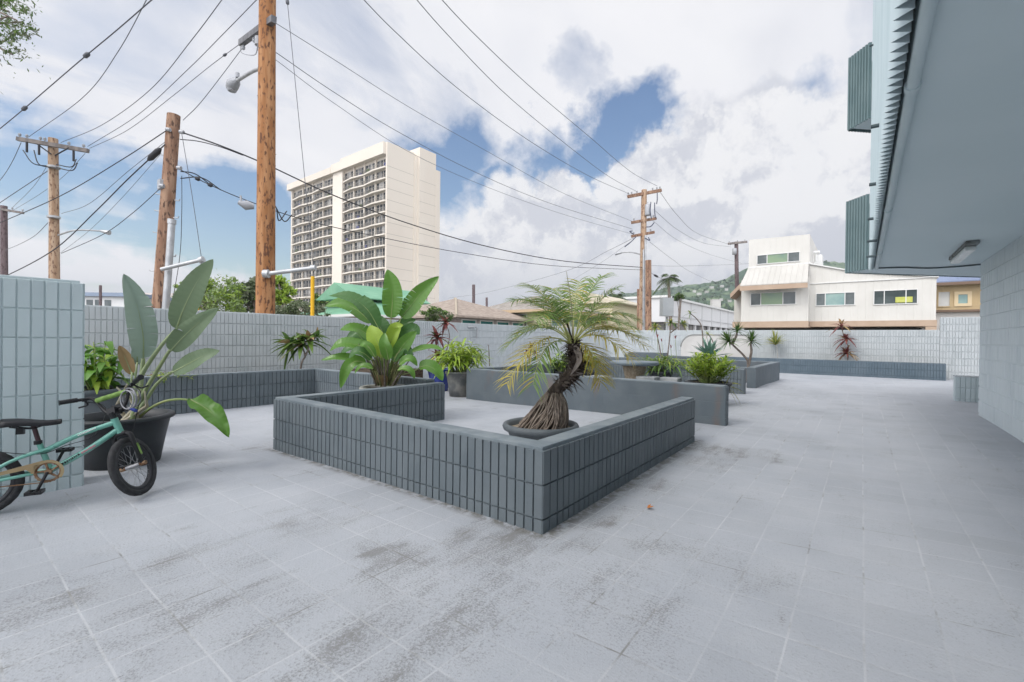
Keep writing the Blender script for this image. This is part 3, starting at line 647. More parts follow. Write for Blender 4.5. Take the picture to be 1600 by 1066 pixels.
# --- travellers palm clump
def trav():
    D = 6.35; pc = at(601, 604, D=D); z0 = gz(pc.x, pc.y); rim = pc.z
    root = thing('potted_plant', 'lush clump of broad banana-like leaves in a round pot behind the nearest low wall', 'plant', (pc.x, pc.y, z0))
    mb = MB(); pot_lathe(mb, (pc.x, pc.y, z0), .31, .22, rim-z0, .05, .03, .03); mb.build('pot', P_STONE, root)
    mb = MB(); disc(mb, (pc.x, pc.y, rim-.03), .29, 40, 0, .02); mb.build('soil', SOIL, root)
    q = px3(D); base = at(602, 600, D=D)-Vector((0, 0, .02)); A = L_TRAV; B = L_TRAVD; sg = dict(stem=STEM_G)
    o = lambda **k: dict(sg, **k)
    big_leaf_plant(root, q, base, [
        ([(604, 560), (610, 515)], [(611, 497), (613, 472), (612, 445), (605, 421)], .28, A, o(fold=.3, up=.1, wave=.02, splits=((11, 1), (8, 0), (5, 1)))),
        ([(608, 560), (618, 520)], [(627, 496, .1), (640, 480, .1), (660, 456, .1), (686, 432, .1)], .27, A, o(fold=.25, splits=((4, 1), (5, 1), (6, 1), (7, 1), (8, 1), (9, 1), (11, 1), (9, 0)))),
        ([(598, 560), (594, 525)], [(591, 512, -.1), (574, 484, -.1), (548, 465, -.1), (514, 462, -.1)], .27, B, o(fold=.35, wave=.03, splits=((6, 1), (10, 0)), up=.9)),
        ([(596, 560), (588, 520)], [(580, 505, .15), (560, 486, .15), (535, 475, .15), (508, 478, .15)], .24, A, o(fold=.35, wave=.02, splits=((8, 1),), up=.8)),
        ([(600, 575), (594, 550)], [(596, 560, -.25), (592, 540, -.27), (584, 522, -.25), (578, 508, -.2)], .24, L_LIME, o(fold=.22, up=.2, prof=oval)),
        ([(597, 570), (588, 540)], [(584, 535, -.1), (570, 520, -.1), (552, 512, -.15), (531, 516, -.2)], .24, A, o(fold=.2, up=.9, splits=((8, 0),))),
        ([(596, 575), (585, 552)], [(580, 550, -.2), (560, 540, -.25), (535, 537, -.3), (515, 548, -.3)], .22, A, o(fold=.25, up=1.2)),
        ([(590, 585), (575, 570)], [(568, 565, -.2), (548, 560, -.25), (525, 559, -.3), (502, 563, -.3)], .14, A, o(fold=.35, up=1.2)),
        ([(592, 590), (578, 575)], [(572, 567, -.3), (555, 565, -.35), (541, 578, -.4), (532, 607, -.4)], .17, A, o(fold=.3, up=1.0)),
        ([(606, 580), (615, 560)], [(616, 560, -.2), (626, 545, -.2), (638, 530, -.2), (651, 518, -.2)], .20, A, o(fold=.2, up=.3)),
        ([(608, 575), (618, 548)], [(620, 545, .1), (632, 528, .1), (645, 516, .1), (656, 522, .1)], .26, B, o(fold=.2, up=.5)),
        ([(606, 585), (614, 566)], [(615, 565, -.2), (622, 552, -.2), (634, 545, -.2), (645, 560, -.2)], .17, B, o(fold=.2, up=.8)),
        ([(610, 590), (640, 583), (655, 575)], [(655, 574, -.1), (668, 572, -.1), (682, 580, -.1), (692, 595, -.1)], .20, A, o(fold=.35, up=1.2, wave=.03, r=.011)),
        ([(612, 580), (632, 562)], [(640, 552, .1), (655, 546, .1), (675, 543, .1), (693, 547, .1)], .14, A, o(fold=.3, up=1.5)),
        ([(600, 570), (603, 540)], [(604, 540, .2), (598, 520, .25), (588, 502, .3), (574, 496, .3)], .28, B, o(fold=.25, up=.6)),
        ([(602, 575), (610, 545)], [(611, 540, .0), (612, 525, .0), (618, 512, .0), (630, 508, .0)], .18, L_LIME, o(fold=.25, up=.5)),
        ([(598, 575), (582, 548)], [(578, 548, .1), (566, 530, .15), (556, 522, .2), (540, 530, .2)], .20, B, o(fold=.25, up=.9)),
        ([(604, 580), (608, 560)], [(607, 562, -.35), (604, 548, -.38), (600, 536, -.38), (601, 520, -.3)], .16, A, o(fold=.3, up=.1)),
        ([(600, 580), (606, 552)], [(606, 550, -.1), (610, 535, -.12), (618, 520, -.1), (626, 512, -.05)], .13, L_LIME, o(fold=.35, up=.2)),
        ([(596, 585), (588, 560)], [(586, 558, -.4), (578, 545, -.42), (570, 538, -.42), (562, 540, -.4)], .12, A, o(fold=.35, up=.6)),
        ([(608, 588), (622, 572)], [(624, 570, -.3), (634, 562, -.32), (644, 562, -.32), (652, 572, -.3)], .12, A, o(fold=.35, up=.9)),
        ([(604, 580), (612, 545)], [(614, 540, .2), (622, 520, .25), (634, 505, .25), (650, 500, .25)], .2, B, o(fold=.3, up=.5)),
        ([(598, 580), (580, 560)], [(575, 556, .2), (558, 545, .25), (545, 545, .25), (530, 556, .25)], .16, B, o(fold=.3, up=.9)),
        ([(606, 588), (620, 580)], [(622, 578, -.4), (632, 576, -.42), (642, 580, -.42), (648, 592, -.4)], .10, A, o(fold=.35, up=1)),
        ([(594, 588), (584, 578)], [(582, 576, -.42), (572, 572, -.44), (562, 574, -.44), (554, 584, -.42)], .10, A, o(fold=.35, up=1)),
        ([(594, 585), (583, 565)], [(580, 562, -.35), (568, 552, -.4), (556, 550, -.42), (545, 560, -.42)], .16, B, o(fold=.3, up=1)),
    ])
    mb = MB()
    for k in range(46):
        a = random.uniform(0, 6.28); r = random.uniform(.02, .15); d = Vector((math.cos(a), math.sin(a), 0)); L = random.uniform(.25, .62)
        tube(mb, [base+d*r, base+d*(r*1.5+.05)+Vector((0, 0, L*.55)), base+d*(r*2+.12)+Vector((0, 0, L))], [.014, .011, .004], 6, random.choice((0, 0, 1)))
    mb.build('stalks', [pm('clump_stalk', (.16, .17, .07), (.30, .27, .14), scale=9, rough=.7), STEM_B], root)
    mb = MB(); 
    for k in range(16): a = random.uniform(0, 6.28); simple_leaf(mb, base+Vector((math.cos(a)*.1, math.sin(a)*.1, .0)), (math.cos(a), math.sin(a), 1.6), (0, 0, 1), .22, .08, 0, .1)
    mb.build('leaf_sheaths', L_BRN, root)
trav()

# --- leaning date palm in the shallow bowl
def palm():
    D = 4.83; pc = at(845, 661, D=D); z0 = gz(pc.x, pc.y); rz = pc.z
    root = thing('potted_palm', 'leaning pygmy date palm with a root-covered base in a shallow grey bowl', 'palm', (pc.x, pc.y, z0))
    mb = MB(); h = rz-z0
    lathe(mb, (pc.x, pc.y, z0), [(0, 0), (.27, 0), (.33, h*.45), (.355, h-.07), (.395, h-.062), (.408, h-.03), (.395, h-.002), (.37, h+.004), (.345, h-.02), (.33, h-.06)], 56, wob=.02); mb.build('bowl', P_GREY, root)
    mb = MB(); disc(mb, (pc.x, pc.y, rz-.055), .335, 40, 0, .02); mb.build('soil', pm('dry_soil', (.23, .19, .14), (.33, .28, .21), scale=14, rough=1, bump=.01), root)
    q = px3(D); bc = at(847, 667, D=D); top = at(869, 612, D=D); crown = at(895, 536, D=D+.05)
    trunk = catmull([at(858, 640, D=D), at(866, 614, D=D), at(884, 595, D=D), at(900, 575, D=D+.03), at(899, 555, D=D+.05), crown], 30)
    rad = [.8*x for x in (.12, .105, .10, .098, .095, .092, .09, .088, .087, .087, .088, .09, .092, .094, .097, .1, .103, .106, .108, .11, .11, .11, .108, .105, .1, .098, .095, .09, .085, .08, .06)]
    mb = MB(); tube(mb, trunk, rad, 14)
    for i in range(9, 31):
        t = trunk[i]; tg = (trunk[min(i+1, 30)]-trunk[i-1]).normalized(); x = tg.orthogonal().normalized(); y = tg.cross(x)
        for k in range(15):
            a = random.uniform(0, 6.28); d = x*math.cos(a)+y*math.sin(a)
            simple_leaf(mb, t+d*(rad[i]*.75)+tg*random.uniform(-.01, .01), d*.75+tg*random.uniform(.1, 1.)+Vector((0, 0, random.uniform(-.5, .25))), tg, random.uniform(.06, .15), random.uniform(.022, .045), random.choice((1, 1, 0, 2)), .35, strap, 4)
    # one hanging dead sheath
    s = [trunk[28]+cu*.02-cw*.09, trunk[22]-cw*.135+cr*.012, trunk[15]-cw*.13-cr*.03]; blade(mb, s, .07, -cw, strap, .3, 2, n=10)
    mb.build('trunk', [BARK, pm('leaf_base', (.05, .038, .032), (.11, .085, .07), rand=(.22, .18, .15), scale=20, rough=.9), pm('dry_sheath', (.20, .17, .15), (.30, .26, .24), scale=18, rough=.85)], root)
    mb = MB(); core = catmull([bc+Vector((0, 0, -.02)), bc.lerp(at(866, 616, D=D), .5)+cr*.015, at(866, 614, D=D)], 8); tube(mb, core, [.195, .19, .172, .152, .132, .112, .095, .082, .072], 16, 1)
    for k in range(165):
        a = random.uniform(0, 6.28); a2 = a+random.uniform(-.5, .5); r0 = random.uniform(.225, .272)
        tp = at(866, 614, D=D); pts = []
        for t in (0, .25, .5, .75, 1):
            aa = a+(a2-a)*t+random.uniform(-.09, .09); c = tp.lerp(bc, t)+cr*(.02*math.sin(t*3.1)); r = .078+(r0-.078)*(t**.75)
            dz = -.015*math.sin(t*3.1)
            pts.append(c+Vector((math.cos(aa)*r, math.sin(aa)*r, dz*0+random.uniform(-.01, .01))))
        if random.random() < .3: pts = pts[random.choice((1, 2)):]
        if len(pts) < 3: pts = [pts[0]]+[(pts[0]+pts[-1])/2]+[pts[-1]]
        tube(mb, catmull(pts, 9), random.uniform(.004, .0085), 5)
    mb.build('root_mass', [ROOT, pm('root_gap_shade', (.055, .042, .034), (.085, .066, .054), scale=20, rough=1)], root)  # core darkened in colour, standing for shade in the gaps between roots
    F = [  # control px, tip px, depth offsets, material, leaflet length
        ((850, 482), (787, 545), 0, .0, L_PALM), ((842, 500), (793, 600), -.15, -.3, L_PALMY), ((848, 512), (833, 600), -.25, -.35, L_PALM), ((845, 458), (802, 470), .2, .3, L_PALM),
        ((858, 455), (826, 447), .1, .3, L_PALMP), ((880, 450), (862, 452), .35, .7, L_PALM), ((910, 455), (942, 432), 0, .1, L_PALM), ((925, 470), (962, 452), -.1, -.1, L_PALM),
        ((940, 470), (995, 500), -.1, -.2, L_PALM), ((935, 482), (1006, 540), .1, .1, L_PALMY), ((930, 495), (1000, 528), .3, .5, L_PALMP), ((922, 520), (938, 596), -.15, -.25, L_PALMY),
        ((930, 500), (985, 560), -.2, -.4, L_PALMY), ((915, 470), (968, 475), .3, .6, L_PALMP),
        ((895, 470), (905, 440), .25, .5, L_PALMP), ((870, 470), (842, 468), -.15, -.4, L_PALM), ((905, 480), (950, 500), .4, .7, L_PALM), ((928, 480), (988, 512), -.25, -.4, L_PALM), ((855, 488), (806, 522), .15, .25, L_PALM), ((868, 470), (838, 500), -.25, -.5, L_PALM)]
    for (c1, tp, d1, d2, mat) in F:
        a = crown+Vector((random.uniform(-.03, .03), random.uniform(-.03, .03), -.02)); b = at(*c1, D=D+.05+d1); e = at(*tp, D=D+.05+d2)
        P = [a.lerp(b, t)*(1-t)+b.lerp(e, t)*t for t in [i/46 for i in range(47)]]
        mb = MB(); tube(mb, P, [.0085*(1-.85*i/46)+.0008 for i in range(47)], 5, 1)
        for i in range(13, 47):
            t = i/46; tg = (P[min(i+1, 46)]-P[i-1]).normalized(); side = tg.cross(Vector((0, 0, 1)))
            side = side.normalized() if side.length > .05 else cr.copy(); up = side.cross(tg)
            ll = (.12+.20*math.sin(math.pi*min(1, (t-.10)*1.02))**.8)*random.uniform(.85, 1.1)
            for sg in (-1, 1):
                d = side*sg*random.uniform(.8, 1.)+tg*random.uniform(.35, .7)+up*random.uniform(.0, .45)
                simple_leaf(mb, P[i]+tg*random.uniform(-.008, .008), d, up, ll, .0135, 2 if (random.random() < .10 and mat is not L_PALMY) else 0, .30, strap, 4)
        mb.build('frond', [mat, pm('frond_stalk', (.34, .36, .13), (.42, .42, .18), rough=.5) if 'frond_stalk' not in MATS else MATS['frond_stalk'], L_PALMY], root)
    mb = MB(); tube(mb, catmull([crown, at(893, 480, D=D+.05), at(885, 424, D=D+.05)], 8), [.009, .009, .008, .007, .006, .005, .005, .004, .002], 6); 
    tube(mb, catmull([crown, at(886, 506, D=D-.05), at(879, 500, D=D-.06)], 6), .012, 6, 1); mb.build('spear_leaf', [pm('spear_leaf_tan', (.27, .25, .16), (.33, .31, .2), rough=.7), BARK], root)
palm()

def pot_plant(name, label, cat, p, rt, rb, h, potm, fill, parts=True, z0=None, group=None, soil=True):
    z = gz(p.x, p.y) if z0 is None else z0
    root = thing(name, label, cat, (p.x, p.y, z), group)
    if potm:
        mb = MB(); pot_lathe(mb, (p.x, p.y, z), rt, rb, h, .045, .025, .018, .01); mb.build('pot', potm, root)
        mb = MB(); disc(mb, (p.x, p.y, z+h-.03), rt-.02, 28, 0, .015); mb.build('soil', SOIL, root)
    fill(root, Vector((p.x, p.y, z+h-.03)))
    return root
def bush_fill(n, spread, H, L, w, mats, f2=.3, stem=STEM_G, top=None, leaf_n=9, droop=.5, prof=strap):
    def f(root, b):
        st = MB(); fo = MB()
        for k in range(n):
            a = k*2.4+random.uniform(-.4, .4); r = spread*math.sqrt((k+.5)/n); d = Vector((math.cos(a)*r, math.sin(a)*r, 0)); hh = H*random.uniform(.55, 1.)*(1-.35*(r/spread)**2)
            c = catmull([b+d*.25, b+d*.7+Vector((0, 0, hh*.6)), b+d+Vector((0, 0, hh))], 6); tube(st, c, [.011-.001*i for i in range(7)], 5)
            for j in range(leaf_n):
                t = .25+.75*j/leaf_n; i = min(5, int(t*6)); p = c[i].lerp(c[i+1], t*6-i); aa = j*2.4+a; e = random.uniform(.2, .9)
                dd = Vector((math.cos(aa), math.sin(aa), 0))*(1-e*.45)+Vector((0, 0, e))+d*.5
                simple_leaf(fo, p, dd, (0, 0, 1), L*random.uniform(.7, 1.2), w*random.uniform(.8, 1.2), 1 if random.random() < f2*(.4+t*.9) else 0, droop*random.uniform(.5, 1.3), prof, 4)
        st.build('stems', stem, root); fo.build('foliage', mats, root)
    return f
def heads_fill(heads, base_px, stemr, L, w, mats, n=34, f2=.2, stem=STEM_B, spread=(8, 110), droop=.45, D=10, seg=5):
    """bare stems, each ending in a rosette, laid out from photo pixels at a depth"""
    def f(root, b):
        st = MB(); fo = MB()
        for path, k, sc in heads:
            pts = [at(x, y, D=D+dd) for x, y, *r_ in path for dd in [r_[0] if r_ else 0]]; tube(st, catmull(pts, 10), [stemr*(1-.4*i/10) for i in range(11)], 6)
            ax = (pts[-1]-pts[-2]).normalized()+Vector((0, 0, .6)); rosette(fo, pts[-1], int(n*k), L*sc, w*sc, ax, spread, droop, 0, 1, f2, seg=seg)
        st.build('stem', stem, root); fo.build('foliage', mats, root)
    return f

# plant behind the pier, in its own pot
p = at(150, 606, D=5.1)
pot_plant('potted_plant', 'leafy green shrub with yellow-green tips half hidden behind the tall pier', 'plant', p, .30, .24, p.z-gz(p.x, p.y), P_GREY, bush_fill(16, .34, .62, .30, .075, [L_TRAV, L_LIME], .25, leaf_n=8, droop=.9, prof=oval))
p = at(262, 588, D=6.6); r = thing('shrub', 'low yellowish shrub showing over the left planter wall behind the bird of paradise', 'shrub', p); bush_fill(14, .35, .24, .12, .025, [L_BUSH, L_RED], .12, leaf_n=10)(r, Vector((p.x, p.y, p.z-.12)))
# slender tree in the left planter
D = 8.4; p = at(469, 580, D=D); r = thing('small_tree', 'slender forked plumeria-like tree with strap leaves in the left planter', 'tree', p)
heads_fill([([(469, 582), (472, 565), (477, 556), (471, 540)], 1, 1.), ([(477, 556), (482, 545), (482, 532)], 1.1, 1.1), ([(471, 543), (464, 538), (455, 537)], .8, .9), ([(482, 535), (490, 530), (494, 526)], .35, .7)], None, .022, .40, .10, [L_MID, L_BRN], 24, .1, spread=(5, 105), droop=.45, D=D)(r, p)
# pots in the passage
p = at(718, 622, D=9.15); pot_plant('potted_plant', 'bright lime-green bushy plant in a weathered grey pot at the end of the plain wall', 'plant', p, .27, .20, .50, P_CONC, bush_fill(30, .48, .74, .42, .055, [L_LIME, L_BUSH], .35, leaf_n=10, droop=.75))
p = at(687, 598, D=9.9); hp = .48
pot_plant('potted_plant', 'maroon ti plant with three tufts in a cobalt blue pot beside the lime-green bush', 'plant', p, .26, .18, hp, P_BLUE,
  heads_fill([([(684, 578), (685, 565), (684, 555)], .9, .8), ([(686, 578), (686, 550), (683, 528)], 1, 1.05), ([(688, 578), (702, 530), (697, 505)], .8, .85)], None, .013, .36, .085, [L_RED, L_DARK], 26, .2, droop=.5, D=9.9))
p = at(768, 596, D=10.4); pot_plant('potted_plant', 'squat cobalt blue pot with a thin dark stem, peeping above the plain wall', 'plant', p, .26, .2, .42, P_BLUE, heads_fill([([(765, 572), (764, 550), (763, 540)], .3, .4)], None, .012, .16, .03, [L_RED, L_DARK], 20, .3, D=10.4))
p = at(828, 592, D=11.4); pot_plant('potted_plant', 'small reddish ti plant in a small blue pot behind the palm fronds', 'plant', p, .2, .15, .40, P_BLUE, heads_fill([([(828, 572), (828, 556), (829, 546)], 1, 1), ([(828, 568), (824, 552)], .5, .8)], None, .012, .30, .05, [L_RED, L_BRN], 24, .35, D=11.4))
for (x, y, D, sp, H, lab, ms) in ((880, 588, 11., .40, .52, 'bushy green croton behind the palm trunk, left one', [L_MID, L_LIME]), (915, 590, 10.8, .36, .60, 'yellow-green croton bush directly right of the palm trunk', [L_BUSH, L_YEL])):
    p = at(x, y, D=D); z = gz(p.x, p.y); pot_plant('potted_plant', lab, 'plant', p, .22, .17, .36, P_BLACK, bush_fill(18, sp, H, .26, .05, ms, .45, leaf_n=10))
# big bush at the end of the plain wall
p = at(1106, 628, D=7.9); pot_plant('potted_plant', 'dense upright yellow-green bush in a dark tub at the right end of the plain wall', 'plant', p, .36, .30, .40, P_BLACK, bush_fill(46, .44, .62, .12, .035, [L_BUSH, L_LIME, L_DARK], .4, leaf_n=22, droop=.15, prof=oval))
p = at(1149, 607, D=8.0); r = thing('fern', 'small yellowing fern spilling out at the foot of the yellow-green bush', 'fern', p); mb = MB(); rosette(mb, at(1132, 604, D=7.9), 16, .30, .045, (.6, .3, .5), (20, 100), .6); mb.build('foliage', L_YEL, r)
p = at(1035, 588, D=10.6); pot_plant('potted_plant', 'darker green arching strap-leaf clump behind the right end of the plain wall', 'plant', p, .3, .25, .38, P_BLACK, bush_fill(30, .60, .42, .42, .04, [L_MID, L_BUSH], .35, leaf_n=9, droop=.8))
mb = MB(); p = at(1030, 585, D=11); r = thing('flowering_plant', 'thin stalks carrying small red flower heads over the strap-leaf clump', 'flowers', p)
for (x, y) in ((1027, 528), (1048, 545), (1055, 530), (1034, 535)):
    t = at(x, y, D=11); tube(mb, [at(x+3, 572, D=11), t], .005, 5, 1)
    for k in range(5): simple_leaf(mb, t, (random.uniform(-.4, .4), random.uniform(-.4, .4), 1), (1, 0, 0), .10, .035, 0, 0)
mb.build('flowers', [pm('red_flower', (.45, .10, .09), (.55, .2, .16)), STEM_G], r)
p = at(1108, 575, D=13.2); r = thing('agave', 'blue-green spiky agave rosette behind the yellow-green bush', 'agave', p); mb = MB(); rosette(mb, at(1107, 558, D=13.2), 34, .62, .12, (0, 0, 1), (5, 85), .1, seg=5, jit=.12); mb.build('foliage', L_AGAVE, r)
D = 13.6; p = at(1012, 575, D=D); r = thing('small_tree', 'two thin bare stems with pale leaf tufts rising over the strap-leaf clump', 'tree', p)
heads_fill([([(1036, 575), (1030, 540), (1024, 512)], 1, 1), ([(1041, 575), (1046, 530), (1048, 505)], 1.1, .9), ([(1048, 520), (1058, 512), (1066, 506)], .8, .9)], None, .022, .30, .07, [L_YEL, L_MID], 22, .45, D=D, spread=(10, 100))(r, p)
D = 14.2; p = at(1100, 560, D=D); r = thing('small_tree', 'very slender curved stem with a sparse tuft, taller of the pair over the beige panel', 'tree', p)
heads_fill([([(1099, 560), (1097, 515), (1090, 500), (1079, 490)], .5, .8)], None, .022, .36, .05, [L_YEL, L_MID], 20, .4, D=D)(r, p)
p = at(1120, 560, D=D); r = thing('small_tree', 'short slanted stem with a sparse tuft in front of the beige panel', 'tree', p); heads_fill([([(1118, 545), (1112, 530), (1106, 522)], .6, .7)], None, .02, .32, .045, [L_YEL, L_MID], 20, .4, D=D)(r, p)
D = 10.9; p = at(1168, 592, D=D); r = thing('dracaena', 'forked dracaena with three dark spiky heads above the plain planter wall', 'dracaena', (p.x, p.y, gz(p.x, p.y)))
heads_fill([([(1169, 605), (1169, 572), (1166, 560), (1146, 540), (1139, 533)], 1.2, 1), ([(1169, 574), (1174, 550), (1173, 540), (1174, 533)], 1.2, 1), ([(1144, 538), (1150, 526), (1152, 517)], 1., .85)], None, .033, .31, .028, [L_DRAC, L_MID], 60, .3, D=D, spread=(5, 112), droop=.12)(r, p)
D = 14.3*1.0; Y = 18.45
p = at(1212, 556, Y=Y); D = (p-CAM).dot(cw); r = thing('dracaena', 'small yellow-striped dracaena alone on a pale stem in the back planter', 'dracaena', p); heads_fill([([(1215, 560), (1214, 545), (1212, 538)], 1.3, 1)], None, .02, .52, .05, [L_YEL, L_MID], 40, .35, D=D, spread=(4, 75), droop=.15, stem=pm('pale_stem', (.42, .42, .4)))(r, p)
p = at(1324, 560, Y=Y); D = (p-CAM).dot(cw); r = thing('ti_plant', 'maroon ti plant with three tiers of tufts in the back planter against the wall', 'ti plant', p); heads_fill([([(1325, 566), (1323, 552)], 1.3, .85), ([(1325, 562), (1325, 545), (1322, 530)], 1, .95), ([(1323, 535), (1317, 520), (1315, 510)], .8, .95)], None, .018, .44, .085, [L_RED, L_BRN], 26, .25, D=D, spread=(10, 110))(r, p)
p = at(682, 488, D=14.5)

# ------------------------------------------------------------------ table and stools
def table():
    p = at(991, 590, D=8.3); z = gz(p.x, p.y); tz = at(991, 564.5, D=8.3).z; k = .425
    root = thing('round_table', 'round concrete table with a slate-grey top and tan pedestal in the middle bay', 'table', (p.x, p.y, z))
    mb = MB(); lathe(mb, (p.x, p.y, tz-.10), [(0, .03), (k-.05, .03), (k, .045), (k, .09), (k-.012, .10), (0, .10)], 48); mb.build('tabletop', pm('slate_table_paint', (.15, .19, .215), (.19, .225, .25), rough=.5, scale=3), root)
    mb = MB(); lathe(mb, (p.x, p.y, z), [(0, 0), (.20, 0), (.18, .05), (.13, .15), (.14, .32), (.215, tz-z-.08), (.215, tz-z-.068)], 32); mb.build('pedestal', pm('tan_aggregate', (.27, .215, .15), (.36, .30, .22), scale=30, rough=.9, bump=.003), root)
    for (a, b, lab) in ((1012, 589, 'low concrete stool right of the round table'), (1047, 591, 'low concrete stool farthest right of the round table'), (940, 588, 'low concrete stool left of the round table')):
        q = at(a, b, D=8.0); zz = gz(q.x, q.y); h = q.z-zz+.01
        s = thing('stool', lab, 'stool', (q.x, q.y, zz))
        m = MB(); bbox(m, q.x-.17, q.x+.17, q.y-.13, q.y+.13, zz+h-.07, zz+h, .015); m.build('seat', pm('stool_top', (.24, .255, .26), (.33, .34, .34), scale=6), s)
        m = MB(); lathe(m, (q.x, q.y, zz), [(.15, 0), (.12, .1), (.13, h-.07)], 20); m.build('base', MATS['tan_aggregate'], s)
table()
p = gp(1015, 797); mb = MB(); simple_leaf(mb, p+Vector((-.02, 0, .008)), (1, .4, .1), (0, 0, 1), .045, .03, 0, -.3); simple_leaf(mb, p+Vector((-.02, .012, .008)), (.6, 1, .4), (0, 0, 1), .03, .02, 0, -.3)
tag(mb.build('fallen_leaf', pm('fallen_leaf_orange', (.42, .16, .05))), 'single dry orange leaf lying on the open deck', 'leaf')

# ------------------------------------------------------------------ bicycle
def bike():
    MINT = pm('mint_paint', (.13, .36, .29), (.16, .40, .33), rough=.28, scale=3, spec=.5, coat=.5); BLK = pm('black_paint', (.018, .018, .02), rough=.4); RUB = pm('tyre_rubber', (.03, .03, .032), (.045, .045, .047), rough=.8, scale=30)
    RIMM = pm('dark_rim', (.05, .05, .055), metal=.5, rough=.4); SPK = pm('spoke_steel', (.35, .35, .36), metal=.9, rough=.35); RUST_ = pm('rusty_steel', (.22, .11, .06), (.32, .22, .14), scale=40, rough=.7, metal=.5); BRZ = pm('bronze_guard', (.30, .22, .12), (.36, .28, .16), rough=.45, scale=6)
    GRN = pm('green_pad_cloth', (.13, .22, .05), (.22, .36, .09), scale=30, rough=.6); PLUM = pm('plum_post', (.06, .03, .035), rough=.4); STK = pm('white_decal', (.75, .75, .72)); STKP = pm('pink_decal', (.55, .18, .22)); SADM = pm('saddle_vinyl', (.022, .022, .025), rough=.45)
    psi, phi, st, wb, RR = .346, .037, 1.142, .738, .21
    zc = .5*(gz(-4.32, .2)+gz(-4.05, .93))
    o = Vector((-4.321, .203, zc)); f = Vector((math.sin(psi), math.cos(psi), 0)); l = Vector((-math.cos(psi), math.sin(psi), 0)); zz = Vector((0, 0, 1))
    up = zz*math.cos(phi)+l*math.sin(phi); lat = l*math.cos(phi)-zz*math.sin(phi)
    W = lambda x, y, z: o+f*x+lat*y+up*z
    HT, HB = Vector((.642, 0, .557)), Vector((.6785, 0, .455)); ax = (HT-HB).normalized(); rot = Matrix.Rotation(st, 3, ax)
    def S_(x, y, z): v = HB+rot@(Vector((x, y, z))-HB); return W(*v)
    root = thing('bicycle', 'small mint-green bicycle with its front wheel turned, propped beside the pier', 'bicycle', o)
    def wheel(T, cx, nm):
        mb = MB(); n = 56; m = 12; rt = .0225; Rc = RR-rt
        vs = []
        for i in range(n):
            a = 2*math.pi*i/n
            for k in range(m):
                b = 2*math.pi*k/m; kn = .0016 if (i % 2 and abs(b) < 7 and math.cos(b) > .2) else 0
                r = Rc+(rt+kn)*math.cos(b); vs.append(T(cx+r*math.cos(a), (rt-.001)*math.sin(b), RR+r*math.sin(a)))
        mb.add(vs, [(i*m+k, i*m+(k+1) % m, ((i+1) % n)*m+(k+1) % m, ((i+1) % n)*m+k) for i in range(n) for k in range(m)], 0, True)
        w = mb.build('wheel', RUB, root)
        mb = MB(); r1 = Rc-rt*.75
        for (ra, rb, h) in ((r1+.006, r1-.022, .013),):
            v2 = []
            for i in range(n):
                a = 2*math.pi*i/n
                for (r, y) in ((ra, -h), (rb, -h), (rb-.004, 0), (rb, h), (ra, h)): v2.append(T(cx+r*math.cos(a), y, RR+r*math.sin(a)))
            mb.add(v2, [(i*5+k, i*5+(k+1) % 5, ((i+1) % n)*5+(k+1) % 5, ((i+1) % n)*5+k) for i in range(n) for k in range(5)], 0, True)
        mb.build('rim', RIMM, w)
        mb = MB()
        for i in range(28):
            a = 2*math.pi*i/28; b = a+(.5 if i % 4 < 2 else -.5); s = .022 if i % 2 else -.022
            tube(mb, [T(cx+.02*math.cos(b), s, RR+.02*math.sin(b)), T(cx+(r1-.02)*math.cos(a), 0, RR+(r1-.02)*math.sin(a))], .0012, 4, cap=False)
        tube(mb, [T(cx, -.045, RR), T(cx, .045, RR)], .016, 10); mb.build('spokes', SPK, w)
        mb = MB(); tube(mb, [T(cx, -.085, RR), T(cx, .085, RR)], .007, 8); tube(mb, [T(cx, -.085, RR), T(cx, -.05, RR)], .015, 8); tube(mb, [T(cx, .085, RR), T(cx, .05, RR)], .015, 8); mb.build('axle', RUST_, w)
    wheel(W, 0, 'rear'); wheel(S_, wb, 'front')
    # frame
    BB = Vector((.328, 0, .245)); SC = Vector((.27, 0, .433)); 
    mb = MB(); ST = Vector((.283, 0, .395)); 
    tube(mb, [W(*HB), W(*(HB+ax*.025)), W(*(HT-ax*.02)), W(*HT)], [.022, .021, .021, .022], 14)
    tube(mb, catmull([W(*(HT-ax*.028)), W(.45, 0, .455), W(ST.x, 0, ST.z-.03)], 10), .0165, 12)
    tube(mb, catmull([W(*(HB+ax*.028)), W(.5, 0, .35), W(*BB)], 10), .0185, 12)
    tube(mb, [W(*BB), W(*SC)], .0155, 12); tube(mb, [W(BB.x, -.035, BB.z), W(BB.x, .035, BB.z)], .022, 12)
    for s in (-1, 1):
        tube(mb, catmull([W(ST.x+.06, s*.016, ST.z+.0), W(.15, s*.045, .33), W(0, s*.068, RR+.006)], 10), .0105, 8)
        tube(mb, catmull([W(BB.x-.01, s*.022, BB.z), W(.2, s*.05, .235), W(0, s*.068, RR)], 10), .0105, 8)
    mb.build('frame', MINT, root)
    mb = MB()
    # lettering-like decals along the tubes
    def strip(a, b, off, w, cells, mi):
        A, B = W(*a), W(*b); d = B-A; n = (CAM-A); n = (n-d*(n.dot(d)/d.dot(d))).normalized(); u = d.cross(n).normalized()
        x = 0
        while x < 1:
            wd = random.uniform(.5, 1.1)/cells; t0, t1 = x, min(1, x+wd*.7); hh = w*random.uniform(.6, 1)
            P = [A+d*t+n*off+u*s for t, s in ((t0, -hh), (t1, -hh), (t1, hh), (t0, hh))]; mb.add(P, [(0, 1, 2, 3)], mi); x += wd
